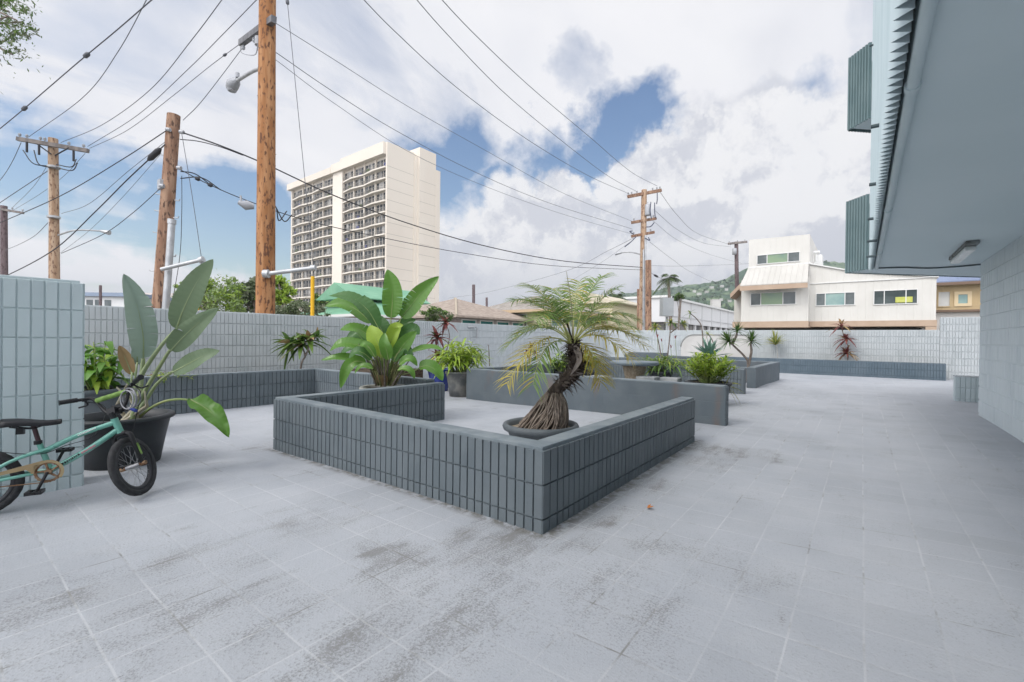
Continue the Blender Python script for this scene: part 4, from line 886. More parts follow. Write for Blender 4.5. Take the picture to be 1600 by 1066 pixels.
    strip((.46, 0, .459), (.55, 0, .502), .0172, .0052, 9, 0); strip((.36, 0, .262), (.47, 0, .335), .0192, .007, 9, 2); strip((.48, 0, .34), (.55, 0, .385), .0192, .007, 6, 1)
    mb.build('decals', [STK, STKP, BLK], root)
    # fork
    mb = MB()
    for s in (-1, 1):
        tube(mb, catmull([S_(HB.x, s*.02, HB.z-.012), S_(HB.x+.008, s*.052, HB.z-.03), S_(HB.x+.02, s*.058, HB.z-.09), S_(wb-.005, s*.062, RR+.02), S_(wb, s*.064, RR-.005)], 16), [.0165]*10+[.014]*4+[.012]*3, 10)
    tube(mb, [S_(HB.x, -.035, HB.z-.01), S_(HB.x, .035, HB.z-.01)], .018, 10); mb.build('fork', BLK, root)
    mb = MB()
    for s in (-1, 1):
        a, b = S_(HB.x+.026, s*.0745, HB.z-.10), S_(wb-.012, s*.0775, RR+.065); d = b-a; n = (S_(HB.x, s*1, HB.z)-S_(HB.x, 0, HB.z)).normalized(); u = d.cross(n).normalized()*.010
        mb.add([a-u, a+u, b+u, b-u], [(0, 1, 2, 3)])
    mb.build('fork_decal', GRN, root)
    # stem, bars, grips
    top = HT+ax*.045
    mb = MB(); tube(mb, [S_(*HT), S_(*top)], .018, 10); c0 = S_(top.x+.03, 0, top.z+.01); obox(mb, c0, (S_(1, 0, 0)-S_(0, 0, 0))*.034, (S_(0, 1, 0)-S_(0, 0, 0))*.026, (S_(0, 0, 1)-S_(0, 0, 0))*.022); mb.build('stem', BLK, root)
    mb = MB(); bx, bz = top.x+.035, top.z+.015
    gl, gr = Vector((.555, .255, .752)), Vector((.555, -.275, .756))
    for s, g in ((1, gl), (-1, gr)):
        tube(mb, catmull([S_(bx, 0, bz), S_(bx, s*.05, bz), S_(bx+.005, s*.085, bz+.05), S_(bx-.005, s*.125, bz+.13), S_(bx-.02, s*.16, g.z), S_(bx-.045, s*.21, g.z+.004), S_(g.x, s*abs(g.y), g.z)], 22), .0112, 8)
    mb.build('handlebar', BLK, root)
    mb = MB(); tube(mb, [S_(bx-.006, -.10, bz+.108), S_(bx-.006, .10, bz+.108)], .0175, 10); mb.build('crossbar_pad', GRN, root)
    for s, g in ((1, gl), (-1, gr)):
        m = MB(); e = S_(g.x, s*abs(g.y), g.z); st_ = S_(bx-.045, s*.19, g.z+.003); d = (e-st_).normalized()
        tube(m, [st_+(e-st_)*t for t in [i/12 for i in range(13)]], [.0165 if i % 2 else .0152 for i in range(13)], 10); tube(m, [e, e+d*.004], .02, 10); m.build('grip', BLK, root)
        m = MB(); tube(m, catmull([S_(bx-.03, s*.165, g.z-.004), S_(bx+.02, s*.18, g.z-.03), S_(bx+.01, s*.235, g.z-.035)], 8), .006, 6); obox(m, S_(bx-.028, s*.162, g.z-.004), Vector((.012, 0, 0)), Vector((0, .012, 0)), Vector((0, 0, .012))); m.build('brake_lever', BLK, root)
    mb = MB(); tube(mb, catmull([S_(bx-.03, -.17, gr.z-.01), S_(bx+.10, -.12, bz+.10), S_(bx+.11, -.06, bz-.04), S_(HB.x+.05, -.03, HB.z-.04)], 16), .0028, 5)
    tube(mb, catmull([S_(bx-.03, .17, gl.z-.01), S_(bx+.06, .10, bz+.06), W(.55, -.03, .46), W(.4, -.025, .40), W(.28, -.025, .36), W(.08, -.03, .40)], 20), .0025, 5); mb.build('cable', BLK, root)
    mb = MB(); obox(mb, S_(bx+.045, 0, bz+.02), (S_(1, 0, 0)-S_(0, 0, 0))*.010, (S_(0, 1, 0)-S_(0, 0, 0))*.045, (S_(0, 0, 1)-S_(0, 0, 0))*.032); mb.build('number_plate', BLK, root)
    # saddle
    mb = MB(); n = 14; vs = []; sx0, sx1, sz = .10, .375, .565
    for i in range(n+1):
        t = i/n; x = sx0+(sx1-sx0)*t; w = .062*(1-t)**.55*min(1, t*6+.55)+.018; hgt = .012+.016*(1-t)**2; 
        for k in range(10):
            a = math.pi*k/9; vs.append(W(x, w*math.cos(a), sz+hgt*math.sin(a)*1.2+.006*math.sin(t*6)-(.0 if 0 < k < 9 else .018)))
    mb.add(vs, [(i*10+k, i*10+k+1, (i+1)*10+k+1, (i+1)*10+k) for i in range(n) for k in range(9)]+[(i*10, (i+1)*10, (i+1)*10+9, i*10+9) for i in range(n)]+[tuple(range(10)), tuple(n*10+k for k in range(10))[::-1]], 0, True)
    mb.build('saddle', SADM, root)
    mb = MB(); tube(mb, [W(*SC), W(.243, 0, .548)], .0125, 10, 0)
    for s in (-1, 1): tube(mb, catmull([W(.14, s*.025, .545), W(.24, s*.022, .528), W(.32, s*.012, .553)], 8), .004, 6, 1)
    obox(mb, W(.185, -.0, .515), f*.018, lat*.016, up*.02, 1); tube(mb, [W(SC.x-.003, 0, SC.z-.012), W(SC.x-.004, 0, SC.z+.012)], .021, 12, 1); mb.build('seat_post', [PLUM, BLK], root)
    # drive side
    y = -.05; cr_ = .066
    mb = MB(); v1 = []; n = 40
    for i in range(n):
        a = 2*math.pi*i/n; rr = cr_+(.004 if i % 2 else 0); v1 += [W(BB.x+rr*math.cos(a), y-.003, BB.z+rr*math.sin(a)), W(BB.x+rr*math.cos(a), y+.003, BB.z+rr*math.sin(a)), W(BB.x+(cr_-.013)*math.cos(a), y+.003, BB.z+(cr_-.013)*math.sin(a)), W(BB.x+(cr_-.013)*math.cos(a), y-.003, BB.z+(cr_-.013)*math.sin(a))]
    mb.add(v1, [(i*4+k, i*4+(k+1) % 4, ((i+1) % n)*4+(k+1) % 4, ((i+1) % n)*4+k) for i in range(n) for k in range(4)])
    for i in range(5): a = 2*math.pi*i/5+.3; tube(mb, [W(BB.x+.012*math.cos(a), y, BB.z+.012*math.sin(a)), W(BB.x+(cr_-.01)*math.cos(a+.25), y, BB.z+(cr_-.01)*math.sin(a+.25))], .0065, 6)
    tube(mb, [W(BB.x, y-.012, BB.z), W(BB.x, y+.03, BB.z)], .018, 12); mb.build('chainring', RUST_, root)
    mb = MB(); n = 26; v1 = []
    for i in range(n):
        a = R(-35+215*i/(n-1)); 
        for r_ in (cr_+.012, cr_-.004): v1.append(W(BB.x+r_*math.cos(a), y-.012, BB.z+r_*math.sin(a)))
    mb.add(v1, [(2*i, 2*i+1, 2*i+3, 2*i+2) for i in range(n-1)])
    g = [W(BB.x-.02, y-.012, BB.z+cr_+.012), W(BB.x-.075, y-.012, BB.z+.005), W(BB.x-.10, y-.012, BB.z+.028), W(-.02, y-.012, RR+.022), W(-.02, y-.012, RR+.045), W(.1, y-.012, RR+.062)]; prism(mb, g, lat*.004); mb.build('chain_guard', BRZ, root)
    mb = MB(); tube(mb, [W(BB.x, y, BB.z-cr_-.001), W(0, y, RR-.026)], .004, 5); tube(mb, [W(BB.x, y, BB.z+cr_), W(0, y, RR+.026)], .004, 5); mb.build('chain', RUST_, root)
    for s, an in ((-1, R(-112)), (1, R(68))):
        ca = Vector((math.cos(an), 0, math.sin(an)))*.115; yy = s*.068
        m = MB(); tube(m, [W(BB.x, yy, BB.z), W(BB.x+ca.x, yy+s*.008, BB.z+ca.z)], .009, 8); k = m.build('crank_arm', BLK, root)
        m = MB(); c = W(BB.x+ca.x, yy+s*.055, BB.z+ca.z)
        for q in (-1, 1): obox(m, c+f*q*.030, f*.009, lat*.042, up*.010); obox(m, c+lat*q*.038, f*.036, lat*.006, up*.009)
        tube(m, [c-lat*.05, c+lat*.05], .008, 6); m.build('pedal', BLK, root)
    # lock cable hung on the bar
    mb = MB(); cc = S_(bx+.0, -.10, bz+.055); a1 = (cr*.9-cw*.3).normalized(); a2 = cu
    for k in range(6):
        r_ = .066+random.uniform(-.006, .006); dx = Vector((random.uniform(-.012, .012), random.uniform(-.012, .012), random.uniform(-.008, .008)))-cw*(.012*k-.03)+cr*.006*k
        tube(mb, [cc+dx+a1*r_*math.cos(t)+a2*r_*math.sin(t) for t in [2*math.pi*i/28 for i in range(29)]], .0048, 6)
    q = cc-a2*.07+a1*.03; tube(mb, [q, q+a1*.05-a2*.012], .012, 8, 1)
    tag(mb.build('lock_cable', [pm('grey_lock_sheath', (.24, .24, .26), (.34, .34, .36), rough=.35), pm('blue_lock_barrel', (.03, .05, .25))]), 'coiled grey cable lock with a blue barrel hung on the bicycle handlebar', 'cable lock')
bike()

# ------------------------------------------------------------------ buildings beyond the wall
GLASS = pm('dark_window_glass', (.05, .065, .065), (.09, .11, .11), scale=1.2, rough=.12, spec=.6); GLASSG = pm('green_pane_glass', (.19, .27, .16), (.13, .21, .16), scale=.9, rough=.15, spec=.5)
GLASSB = pm('aqua_pane_glass', (.25, .36, .33), (.17, .28, .27), scale=.9, rough=.15, spec=.5); WHT = pm('white_trim', (.66, .66, .64), rough=.5);  # green and aqua tones set in the pane colours
def ribbed(name, c, c2, pitch, axis='X', h=.012):
    m = pm(name, c, c2, scale=.6, rough=.55); nt = m.node_tree; N = nt.nodes; L = nt.links; b = N['Principled BSDF']
    tc = N.new('ShaderNodeTexCoord'); w = N.new('ShaderNodeTexWave'); w.bands_direction = axis; w.wave_profile = 'SIN'; w.inputs['Scale'].default_value = 2*math.pi/20/pitch*1.0; w.inputs['Distortion'].default_value = 0
    L.new(tc.outputs['Object'], w.inputs[0]); cr_ = N.new('ShaderNodeMapRange'); L.new(w.outputs['Fac'], cr_.inputs[0]); cr_.inputs[1].default_value = .82; cr_.inputs[2].default_value = 1
    bn = N.new('ShaderNodeBump'); bn.inputs['Distance'].default_value = h; L.new(cr_.outputs[0], bn.inputs['Height']); L.new(bn.outputs[0], b.inputs['Normal']); return m
def win_s(parent, x0, x1, z0, z1, y, cuts=(), panes=(None,), fr=.05, frm=None, name='window'):
    """window in a wall that faces -Y"""
    mb = MB(); d = .07
    box(mb, x0-fr, x1+fr, y-d, y-.002, z0-fr, z0); box(mb, x0-fr, x1+fr, y-d, y-.002, z1, z1+fr); box(mb, x0-fr, x0, y-d, y-.002, z0, z1); box(mb, x1, x1+fr, y-d, y-.002, z0, z1)
    xs = [x0]+[x0+(x1-x0)*c for c in cuts]+[x1]
    for x in xs[1:-1]: box(mb, x-fr*.5, x+fr*.5, y-d*.9, y-.002, z0, z1)
    w = mb.build(name, frm or WHT, parent)
    for i in range(len(xs)-1):
        g = MB(); e = fr*.5; g.add([(xs[i]+(e if i else 0), y-.02, z0), (xs[i+1]-(e if i < len(xs)-2 else 0), y-.02, z0), (xs[i+1]-(e if i < len(xs)-2 else 0), y-.02, z1), (xs[i]+(e if i else 0), y-.02, z1)], [(0, 1, 2, 3)])
        g.build('pane', panes[i % len(panes)] or GLASS, w)
    return w
def win_e(parent, y0, y1, z0, z1, x, mat=None, fr=.05, cuts=()):
    mb = MB(); d = .07
    box(mb, x+.002, x+d, y0-fr, y1+fr, z0-fr, z0); box(mb, x+.002, x+d, y0-fr, y1+fr, z1, z1+fr); box(mb, x+.002, x+d, y0-fr, y0, z0, z1); box(mb, x+.002, x+d, y1, y1+fr, z0, z1)
    for c in cuts: yy = y0+(y1-y0)*c; box(mb, x+.002, x+d*.9, yy-fr*.4, yy+fr*.4, z0, z1)
    w = mb.build('window', WHT, parent); g = MB(); g.add([(x+.02, y0, z0), (x+.02, y1, z0), (x+.02, y1, z1), (x+.02, y0, z1)], [(0, 1, 2, 3)]); g.build('pane', mat or GLASS, w)

def tower():
    Y = 68.7; X = -91.5; top = at(607, 222, X=X).z; fx = lambda px: at(px, 330, Y=Y).x
    CRM = pm('cream_tower_paint', (.665, .60, .515), (.695, .635, .55), scale=.08, rough=.7); CRM2 = pm('warm_white_tower_paint', (.70, .64, .555), (.72, .665, .58), scale=.1, rough=.7); SLAB = pm('balcony_concrete', (.66, .61, .53), (.70, .65, .57), scale=.3, rough=.7)
    RAIL = pm('balcony_rail_grey', (.24, .22, .195), (.31, .285, .255), scale=.5, rough=.5); CUR = pm('curtain_pale', (.40, .395, .38), (.12, .125, .13), scale=.55, det=2, rough=.7, stretch=(1, 1, .25), lo=.44, hi=.52); TG = pm('balcony_door_glass', (.02, .024, .028), (.07, .075, .08), scale=.4, det=2, rough=.2, stretch=(1, 1, .3))
    xl = fx(456); root = thing('apartment_tower', 'tall cream apartment tower with rows of balconies and a blank side wall', 'building', (X, Y, 0))
    yb = Y+14; dp = .5; yw = Y+dp
    mb = MB(); box(mb, xl+.6, X-.6, yw, yb-1, -.3, top-1.0); mb.build('back_wall', CRM2, root)
    x1 = fx(521); x2 = fx(536); x1b, x2b = x1, x2
    ztop = top-2.9
    mb = MB(); box(mb, X-.55, X, Y-.25, Y+8.1, -.3, top); mb.build('side_wall', CRM, root)
    mb = MB(); box(mb, xl-.1, xl+.5, Y-.2, yb-1, -.3, top-3.2); mb.build('end_wall', CRM, root)
    mb = MB(); box(mb, x1, x2, Y-.3, yw+.02, -.3, ztop); mb.build('central_pier', CRM2, root)
    mb = MB(); box(mb, xl-1.2, x1+.0, Y-1.0, yb-1, ztop+.0, top-1.15); box(mb, x1, x2, Y-.9, yb-1.02, ztop+.05, top-.55); box(mb, x2, X-.552, Y-1.0, yb-1, ztop, top-.02); mb.build('roof_band', CRM, root)
    # stair tower
    mb = MB(); ys0 = Y+8.105; sx = X+1.1; ys1 = at(681.5, 240, X=sx).y; sz = at(645, 225, X=sx).z; box(mb, X-6, sx, ys0+.9, ys1, -.3, sz); box(mb, X-5, X+.35, ys0, ys0+.9, -.3, top-.9); box(mb, X-7, X+1.2, ys1, ys1+1.5, -.3, sz-4.2); mb.build('stair_tower', CRM, root)
    fh = (top-3.1)/16.6
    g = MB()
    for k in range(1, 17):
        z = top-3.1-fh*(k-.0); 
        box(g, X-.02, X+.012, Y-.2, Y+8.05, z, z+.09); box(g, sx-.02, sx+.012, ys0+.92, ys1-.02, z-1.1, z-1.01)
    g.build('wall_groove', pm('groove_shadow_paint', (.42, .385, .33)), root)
    mb = MB(); tp = at(510, 270, Y=Y+9); box(mb, fx(505), fx(560), Y+6, Y+12, top-1.2, top+2.4); mb.build('roof_house', CRM, root)
    groups = [(xl+.5, x1, 4), (x2, X-.55, 4)]
    for k in range(13):
        z = top-3.1-fh*(k+1)
        for gi, (a, b, n) in enumerate(groups):
            w = (b-a)/n; mb = MB(); rl = MB()
            for c in range(n):
                p0, p1 = a+w*c, a+w*(c+1); o0, o1 = ((.1, .7), (.7, .2), (.15, .75), (.75, .5))[c]
                pl = [(p0, Y-o0+.0, z-.28), (p1, Y-o1, z-.28), (p1, yw, z-.28), (p0, yw, z-.28)]; prism(mb, pl, Vector((0, 0, .34)))
                pl = [(p0+.05, Y-o0+.1, z+.14), (p1-.05, Y-o1+.1, z+.14), (p1-.05, Y-o1+.16, z+.14), (p0+.05, Y-o0+.16, z+.14)]
                for h, t in ((.95, .07), (.5, .03), (.25, .03)): prism(rl, [(x, y, z+h) for x, y, _ in pl], Vector((0, 0, t)))
                m = 9
                for j in range(m+1):
                    t = j/m; x = p0+.05+(p1-p0-.1)*t; y = Y-o0+.12+(o0-o1)*t; box(rl, x-.022, x+.022, y-.02, y+.02, z+.14, z+.97)
            s = mb.build('balcony', SLAB, root); rl.build('railing', RAIL, s)
            for c in range(n):
                p0, p1 = a+w*c, a+w*(c+1); m = MB(); q = .35 if (c % 2) else .15
                box(m, p0+q, p1-q, yw-.12, yw-.01, z+.14, z+fh-.55, 0, 'BNT')
                cu0 = p0+q+random.uniform(.0, .35)*w; cu1 = min(p1-q, cu0+random.uniform(.15, .45)*w)
                if random.random() < .8: box(m, cu0, cu1, yw-.16, yw-.125, z+.14, z+fh-.55, 1)
                for t in (.33, .66): xx = p0+q+(w-2*q)*t; box(m, xx-.06, xx+.06, yw-.2, yw-.165, z+.14, z+fh-.55, 2)
                if random.random() < .35: bx_ = random.uniform(p0+.8, p1-1); box(m, bx_, bx_+random.uniform(.5, 1.1), Y-.05, Y+.22, z+.14, z+random.uniform(.7, 1.1), random.choice((1, 3, 4)))
                m.build('window', [TG, CUR, SLAB, MATS['blue_glaze'], L_MID], root)
    mb = MB()
    for a, b, n in groups:
        for c in range(1, n): x = a+(b-a)/n*c; box(mb, x-.16, x+.16, Y+.05, yw, -.3, ztop)
    mb.build('party_wall', CRM2, root)
tower()

def white_house():
    Y = 40; q = lambda x, y, yy=Y: at(x, y, Y=yy)
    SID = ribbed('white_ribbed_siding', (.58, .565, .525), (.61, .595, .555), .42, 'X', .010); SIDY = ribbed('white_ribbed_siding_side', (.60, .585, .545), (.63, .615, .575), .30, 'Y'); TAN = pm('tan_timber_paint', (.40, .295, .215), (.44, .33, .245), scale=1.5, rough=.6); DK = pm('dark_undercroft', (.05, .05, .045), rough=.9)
    root = thing('house', 'white ribbed-metal house with a square upper storey, sloped awning roof and tan base beam', 'building', (q(1265, 510).x, Y, 0))
    xa, xb = q(1170, 400).x, q(1265, 400).x; zt0, zt1 = q(1170, 375).z, q(1265, 366).z; zb = q(1200, 503).z; xw = q(1463, 470).x; Yd = Y+8
    mb = MB(); pl = [(xa, Y, zb), (xb, Y, zb), (xb, Y, zt1), (xa, Y, zt0)]; prism(mb, pl[::-1], Vector((0, 8, 0))); mb.build('tower_wall', SID, root)
    # stepped side with vents
    mb = MB(); box(mb, xb+.002, xb+.5, Y+4.4, Y+6, q(1280, 410).z, q(1280, 383).z); tube(mb, [(xb+.25, Y+2, q(1272, 388).z), (xb+.25, Y+2, q(1272, 402).z)], .09, 8); tube(mb, [(xb+.1, Y+2, q(1272, 388).z), (xb+.5, Y+2, q(1272, 388).z)], .13, 8); mb.build('vent', WHT, root)
    # wing with falling roofline
    zr = [(xb+.003, q(1266, 413).z), (q(1335, 425).x, q(1335, 425).z), (xw, q(1463, 434).z)]
    mb = MB(); prism(mb, [(xb+.003, Y+.05, zb), (xw, Y+.05, zb)][::1]+[(x, Y+.05, z) for x, z in zr[::-1]], Vector((0, 7, 0))); mb.build('wing_wall', SID, root)
    mb = MB()
    for i in range(2): a, b = zr[i], zr[i+1]; prism(mb, [(a[0], Y-.08, a[1]), (b[0]+.1*i, Y-.08, b[1]), (b[0]+.1*i, Y-.08, b[1]+.09), (a[0], Y-.08, a[1]+.09)], Vector((0, 7.2, 0)))
    box(mb, xb+.0, xw+.03, Y-.02, Y+.05, q(1400, 437).z, q(1400, 437).z+.06)
    box(mb, xa-.06, xb+.06, Y-.05, Y+.1, q(1215, 415).z-.05, q(1215, 415).z+.04); mb.build('roof_trim', WHT, root)
    # awning
    ya = Y-1.9; a0, a1 = q(1156, 449, ya), q(1262, 445, ya); za, ze = q(1215, 416).z, a0.z+.08
    mb = MB(); prism(mb, [(xa, Y-.002, za), (xb-.05, Y-.002, za), (a1.x, ya, ze), (a0.x, ya, ze)], Vector((0, 0, .06))); mb.build('awning_roof', ribbed('awning_ribbed_metal', (.46, .445, .41), (.50, .485, .45), .36, 'X', .02), root)
    mb = MB(); box(mb, a0.x, a1.x, ya-.06, ya+.03, ze-.36, ze-.02); mb.build('awning_fascia', TAN, root)
    # lower front box
    yf = Y-.9; xf0, xf1 = q(1158, 480, yf).x, q(1263, 480, yf).x
    mb = MB(); box(mb, xf0, xf1, yf, Y, zb, ze+.55, 0, 'T'); mb.build('front_wall', SID, root)
    mb = MB(); box(mb, q(1147, 480, yf+2).x, xf0, yf+2, Y+5, zb, q(1150, 458, yf+2).z); mb.build('lean_to', SIDY, root)
    mb = MB(); a = q(1141, 459, yf); b = q(1160, 441, yf); prism(mb, [(a.x, yf, a.z-.35), (xf0, yf, b.z-.35), (xf0, yf, b.z), (a.x, yf, a.z)], Vector((0, 6, 0))); mb.build('side_eave', TAN, root)
    w0, w1 = q(1173.5, 477, yf), q(1243, 456, yf); win_s(root, w0.x, w1.x, w0.z, w1.z, yf, (.23, .73), (GLASS, GLASSG, GLASS))
    w0, w1 = q(1183.5, 413), q(1249, 394); win_s(root, w0.x, w1.x, w0.z, w1.z, Y, (.24, .74), (GLASS, GLASSG, GLASS))
    w0, w1 = q(1275.5, 477.5), q(1335, 457); win_s(root, w0.x, w1.x, w0.z, w1.z, Y+.05, (.24, .76), (GLASS, GLASSB, GLASS))
    w0, w1 = q(1366, 475.5), q(1433, 452.5); w = win_s(root, w0.x, w1.x, w0.z, w1.z, Y+.05, (.24, .75), (GLASS,))
    mb = MB(); c0, c1 = q(1399, 473), q(1426, 463.5); bbox(mb, c0.x, c1.x, Y-.012, Y+.03, c0.z, c1.z, .008); mb.build('yellow_cushion', pm('yellow_cloth', (.45, .47, .10), (.5, .52, .16), rough=.8), w)
    mb = MB(); box(mb, xf0-.6, xf1+.02, yf-.05, Y+5, zb-.46, zb-.004); box(mb, xf1+.03, xw+.05, Y-.05, Y+6.8, zb-.40, zb-.004); box(mb, xw-.5, xw+.04, Y-.02, Y+.4, -.3, zb-.41); mb.build('base_beam', TAN, root)
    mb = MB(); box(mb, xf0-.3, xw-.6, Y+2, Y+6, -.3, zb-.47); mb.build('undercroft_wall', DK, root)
    # tan house with blue roof beside it
    Y2 = 44; q2 = lambda x, y: at(x, y, Y=Y2); r2 = thing('house', 'tan timber house with a blue roof at far right behind the back wall', 'building', q2(1500, 500))
    WD = ribbed('tan_board_siding', (.44, .33, .185), (.49, .38, .225), .6, 'X'); x0, x1 = q2(1440, 460).x, q2(1600, 460).x; z0, z1 = q2(1500, 484).z, q2(1500, 444).z
    mb = MB(); box(mb, x0, x1, Y2, Y2+8, z0, z1); mb.build('wall', WD, r2)
    mb = MB(); box(mb, x0, x1, Y2-.1, Y2+8, -.3, z0-.18); mb.build('lower_wall', pm('pale_grey_render', (.56, .54, .51), (.6, .58, .55), scale=.8), r2)
    mb = MB(); box(mb, x0, x1, Y2-.5, Y2-.102, z0-.17, z0-.02); box(mb, x0, x1, Y2-.75, Y2-.6, z1-.1, z1+.1); mb.build('eave_board', pm('brown_eave', (.16, .11, .08)), r2)
    mb = MB(); e = q2(1500, 429).z; prism(mb, [(x0, Y2-.75, z1+.1), (x1, Y2-.75, z1+.1), (x1, Y2+5, e+1.2), (x0, Y2+5, e+1.2)], Vector((0, 0, .08))); mb.build('roof', ribbed('blue_metal_roof', (.15, .19, .29), (.19, .23, .34), .5, 'X'), r2)
    a, b = q2(1466, 479), q2(1484, 456); win_s(r2, a.x, b.x, a.z, b.z, Y2, (), (pm('white_blind', (.5, .5, .48)),), frm=WD)
    a, b = q2(1497, 474.5), q2(1512, 460); win_s(r2, a.x, b.x, a.z, b.z, Y2, (), (GLASSB,), fr=.2, frm=pm('cream_window_trim', (.62, .5, .32)))
white_house()

def hip_roof(mb, x0, x1, y0, y1, z0, z1, along='x', ov=.6, th=.12, mi=0, gable=False):
    x0 -= ov; x1 += ov; y0 -= ov; y1 += ov; hx, hy = (x1-x0)/2, (y1-y0)/2; cx, cy = (x0+x1)/2, (y0+y1)/2
    if along == 'x': r = hx if gable else max(.1, hx-hy); A, B = (cx-r, cy, z1), (cx+r, cy, z1)
    else: r = hy if gable else max(.1, hy-hx); A, B = (cx, cy-r, z1), (cx, cy+r, z1)
    c = [(x0, y0, z0), (x1, y0, z0), (x1, y1, z0), (x0, y1, z0)]; d = [(x, y, z-th) for x, y, z in c]; v = c+[A, B]+d
    f = [(0, 1, 5, 4), (1, 2, 5), (2, 3, 4, 5), (3, 0, 4)] if along == 'x' else [(0, 1, 4), (1, 2, 5, 4), (2, 3, 5), (3, 0, 4, 5)]
    mb.add(v, f+[(6, 7, 1, 0), (7, 8, 2, 1), (8, 9, 3, 2), (9, 6, 0, 3), (6, 9, 8, 7)], mi)
    return A, B
def houses():
    # green roofed house
    c = at(590, 500, D=40); x0, x1, y0, y1 = c.x-5.5, c.x+4.2, c.y-4.5, c.y+5; ze, zr = at(560, 494, D=36).z, at(600, 461, D=40).z
    GR = ribbed('mint_metal_roof', (.15, .33, .215), (.19, .38, .25), .5, 'X', .02); TANW = pm('tan_house_wall', (.48, .35, .24), (.53, .41, .3), scale=.6)
    r = thing('house', 'house with a mint-green metal roof behind the left boundary wall', 'building', (c.x, c.y, 0))
    mb = MB(); box(mb, x0, x1, y0, y1, -.3, ze-.13); mb.build('wall', TANW, r)
    mb = MB(); hip_roof(mb, x0, x1, y0, y1, ze, zr, 'x', .8, .1); o = mb.build('roof', GR, r)
    mb = MB(); hip_roof(mb, x0+2.6, x1-2.6, y0+1.2, y1-1.2, zr-.55, zr+.75, 'y', .5, .08, gable=True); mb.build('upper_roof', GR, r)
    mb = MB(); box(mb, x0-.83, x1+.83, y0-.84, y0-.8, ze-.16, ze+.04); box(mb, x1+.8, x1+.84, y0-.83, y1+.83, ze-.16, ze+.04); mb.build('fascia', WHT, r)
    for k in range(4): xx = x0+.8+k*2.3; win_s(r, xx, xx+1.3, ze-1.3, ze-.35, y0)
    for k in range(3): yy = y0+.8+k*3; win_e(r, yy, yy+1.5, ze-1.3, ze-.35, x1, cuts=(.5,))
    # brown shingle hip
    c = at(735, 500, D=40); x0, x1, y0, y1 = c.x-6.2, c.x+3.2, c.y-5, c.y+4.2; ze, zr = at(760, 496, D=36).z, at(718, 466, D=40).z
    r = thing('house', 'low house with a brown-grey shingle hip roof and teal louvre windows', 'building', (c.x, c.y, 0))
    SH = pm('brown_shingle', (.27, .22, .185), (.36, .30, .25), scale=2.4, rough=.9, bump=.03, bscale=9, stretch=(1, 1, 3)); mb = MB(); box(mb, x0, x1, y0, y1, -.3, ze-.13); mb.build('wall', pm('grey_house_wall', (.33, .30, .28), (.38, .35, .33), scale=.8), r)
    mb = MB(); A, B = hip_roof(mb, x0, x1, y0, y1, ze, zr, 'x', .9, .14); rf = mb.build('roof', SH, r)
    mb = MB(); tube(mb, [B, (x1+.9, y0-.9, ze+.02)], .09, 6); tube(mb, [A, B], .1, 6); mb.build('ridge_cap', pm('ridge_tan', (.42, .36, .28)), rf)
    TEAL = pm('teal_louvre_glass', (.02, .13, .12), (.03, .17, .15), scale=2, rough=.25)
    for k in range(4): yy = y0+.6+k*2.1; win_e(r, yy, yy+1.5, ze-1.25, ze-.3, x1, TEAL, .09)
    for k in range(3): xx = x1-2.2-k*2.6; win_s(r, xx, xx+1.6, ze-1.25, ze-.3, y0, (), (TEAL,), .09)
    # yellow house
    c = at(860, 500, D=46); x0, x1, y0, y1 = c.x-5, c.x+3.2, c.y-5.5, c.y+6; ze, zr = at(850, 487, D=42).z, at(830, 463, D=46).z
    r = thing('house', 'pale yellow two-storey house with a grey hip roof half hidden by the palm fronds', 'building', (c.x, c.y, 0))
    YW = pm('pale_yellow_wall', (.58, .52, .34), (.62, .57, .40), scale=.5); mb = MB(); box(mb, x0, x1, y0, y1, -.3, ze-.13); mb.build('wall', YW, r)
    mb = MB(); hip_roof(mb, x0, x1, y0, y1, ze, zr, 'y', .9, .13); rf = mb.build('roof', pm('grey_shingle', (.24, .215, .19), (.33, .30, .27), scale=2, rough=.9, bump=.03, bscale=9), r)
    mb = MB(); box(mb, x0-.95, x1+.95, y0-.96, y0-.9, ze-.2, ze+.05); box(mb, x1+.9, x1+.96, y0-.95, y1+.95, ze-.2, ze+.05); mb.build('fascia', pm('tan_fascia', (.45, .34, .22)), rf)
    for k in range(3): yy = y0+.7+k*3.2; win_e(r, yy, yy+1.7, ze-1.35, ze-.35, x1, GLASSG, .08)
    for k in range(2): xx = x0+.8+k*3.6; win_s(r, xx, xx+1.6, ze-1.35, ze-.35, y0, (), (GLASS,), .08)
    c = at(905, 500, D=52); r = thing('house', 'yellow gabled house directly behind the palm crown', 'building', (c.x, c.y, 0))
    mb = MB(); zt = at(905, 478, D=52).z; box(mb, c.x-2, c.x+5, c.y-2, c.y+7, -.3, zt); mb.build('wall', YW, r)
    mb = MB(); hip_roof(mb, c.x-2, c.x+5, c.y-2, c.y+7, zt+.1, at(905, 462, D=54).z, 'y', .6, .1, gable=True); mb.build('roof', pm('buff_roof', (.5, .45, .33), (.56, .5, .4), scale=1), r)
    # far house at left
    c = at(190, 480, D=75); z1 = at(190, 464, D=75).z; r = thing('house', 'distant white flat-roofed house with a blue-grey eave at far left', 'building', (c.x, c.y, 0))
    d1 = (cr-Vector((0, 0, cr.z))).normalized(); d2 = Vector((-d1.y, d1.x, 0)); h = Vector((0, 0, 1))
    mb = MB(); obox(mb, Vector((c.x, c.y, z1/2-.3)), d1*6, d2*5, h*(z1/2)); mb.build('wall', pm('offwhite_wall', (.60, .60, .60), (.64, .64, .63), scale=.5), r)
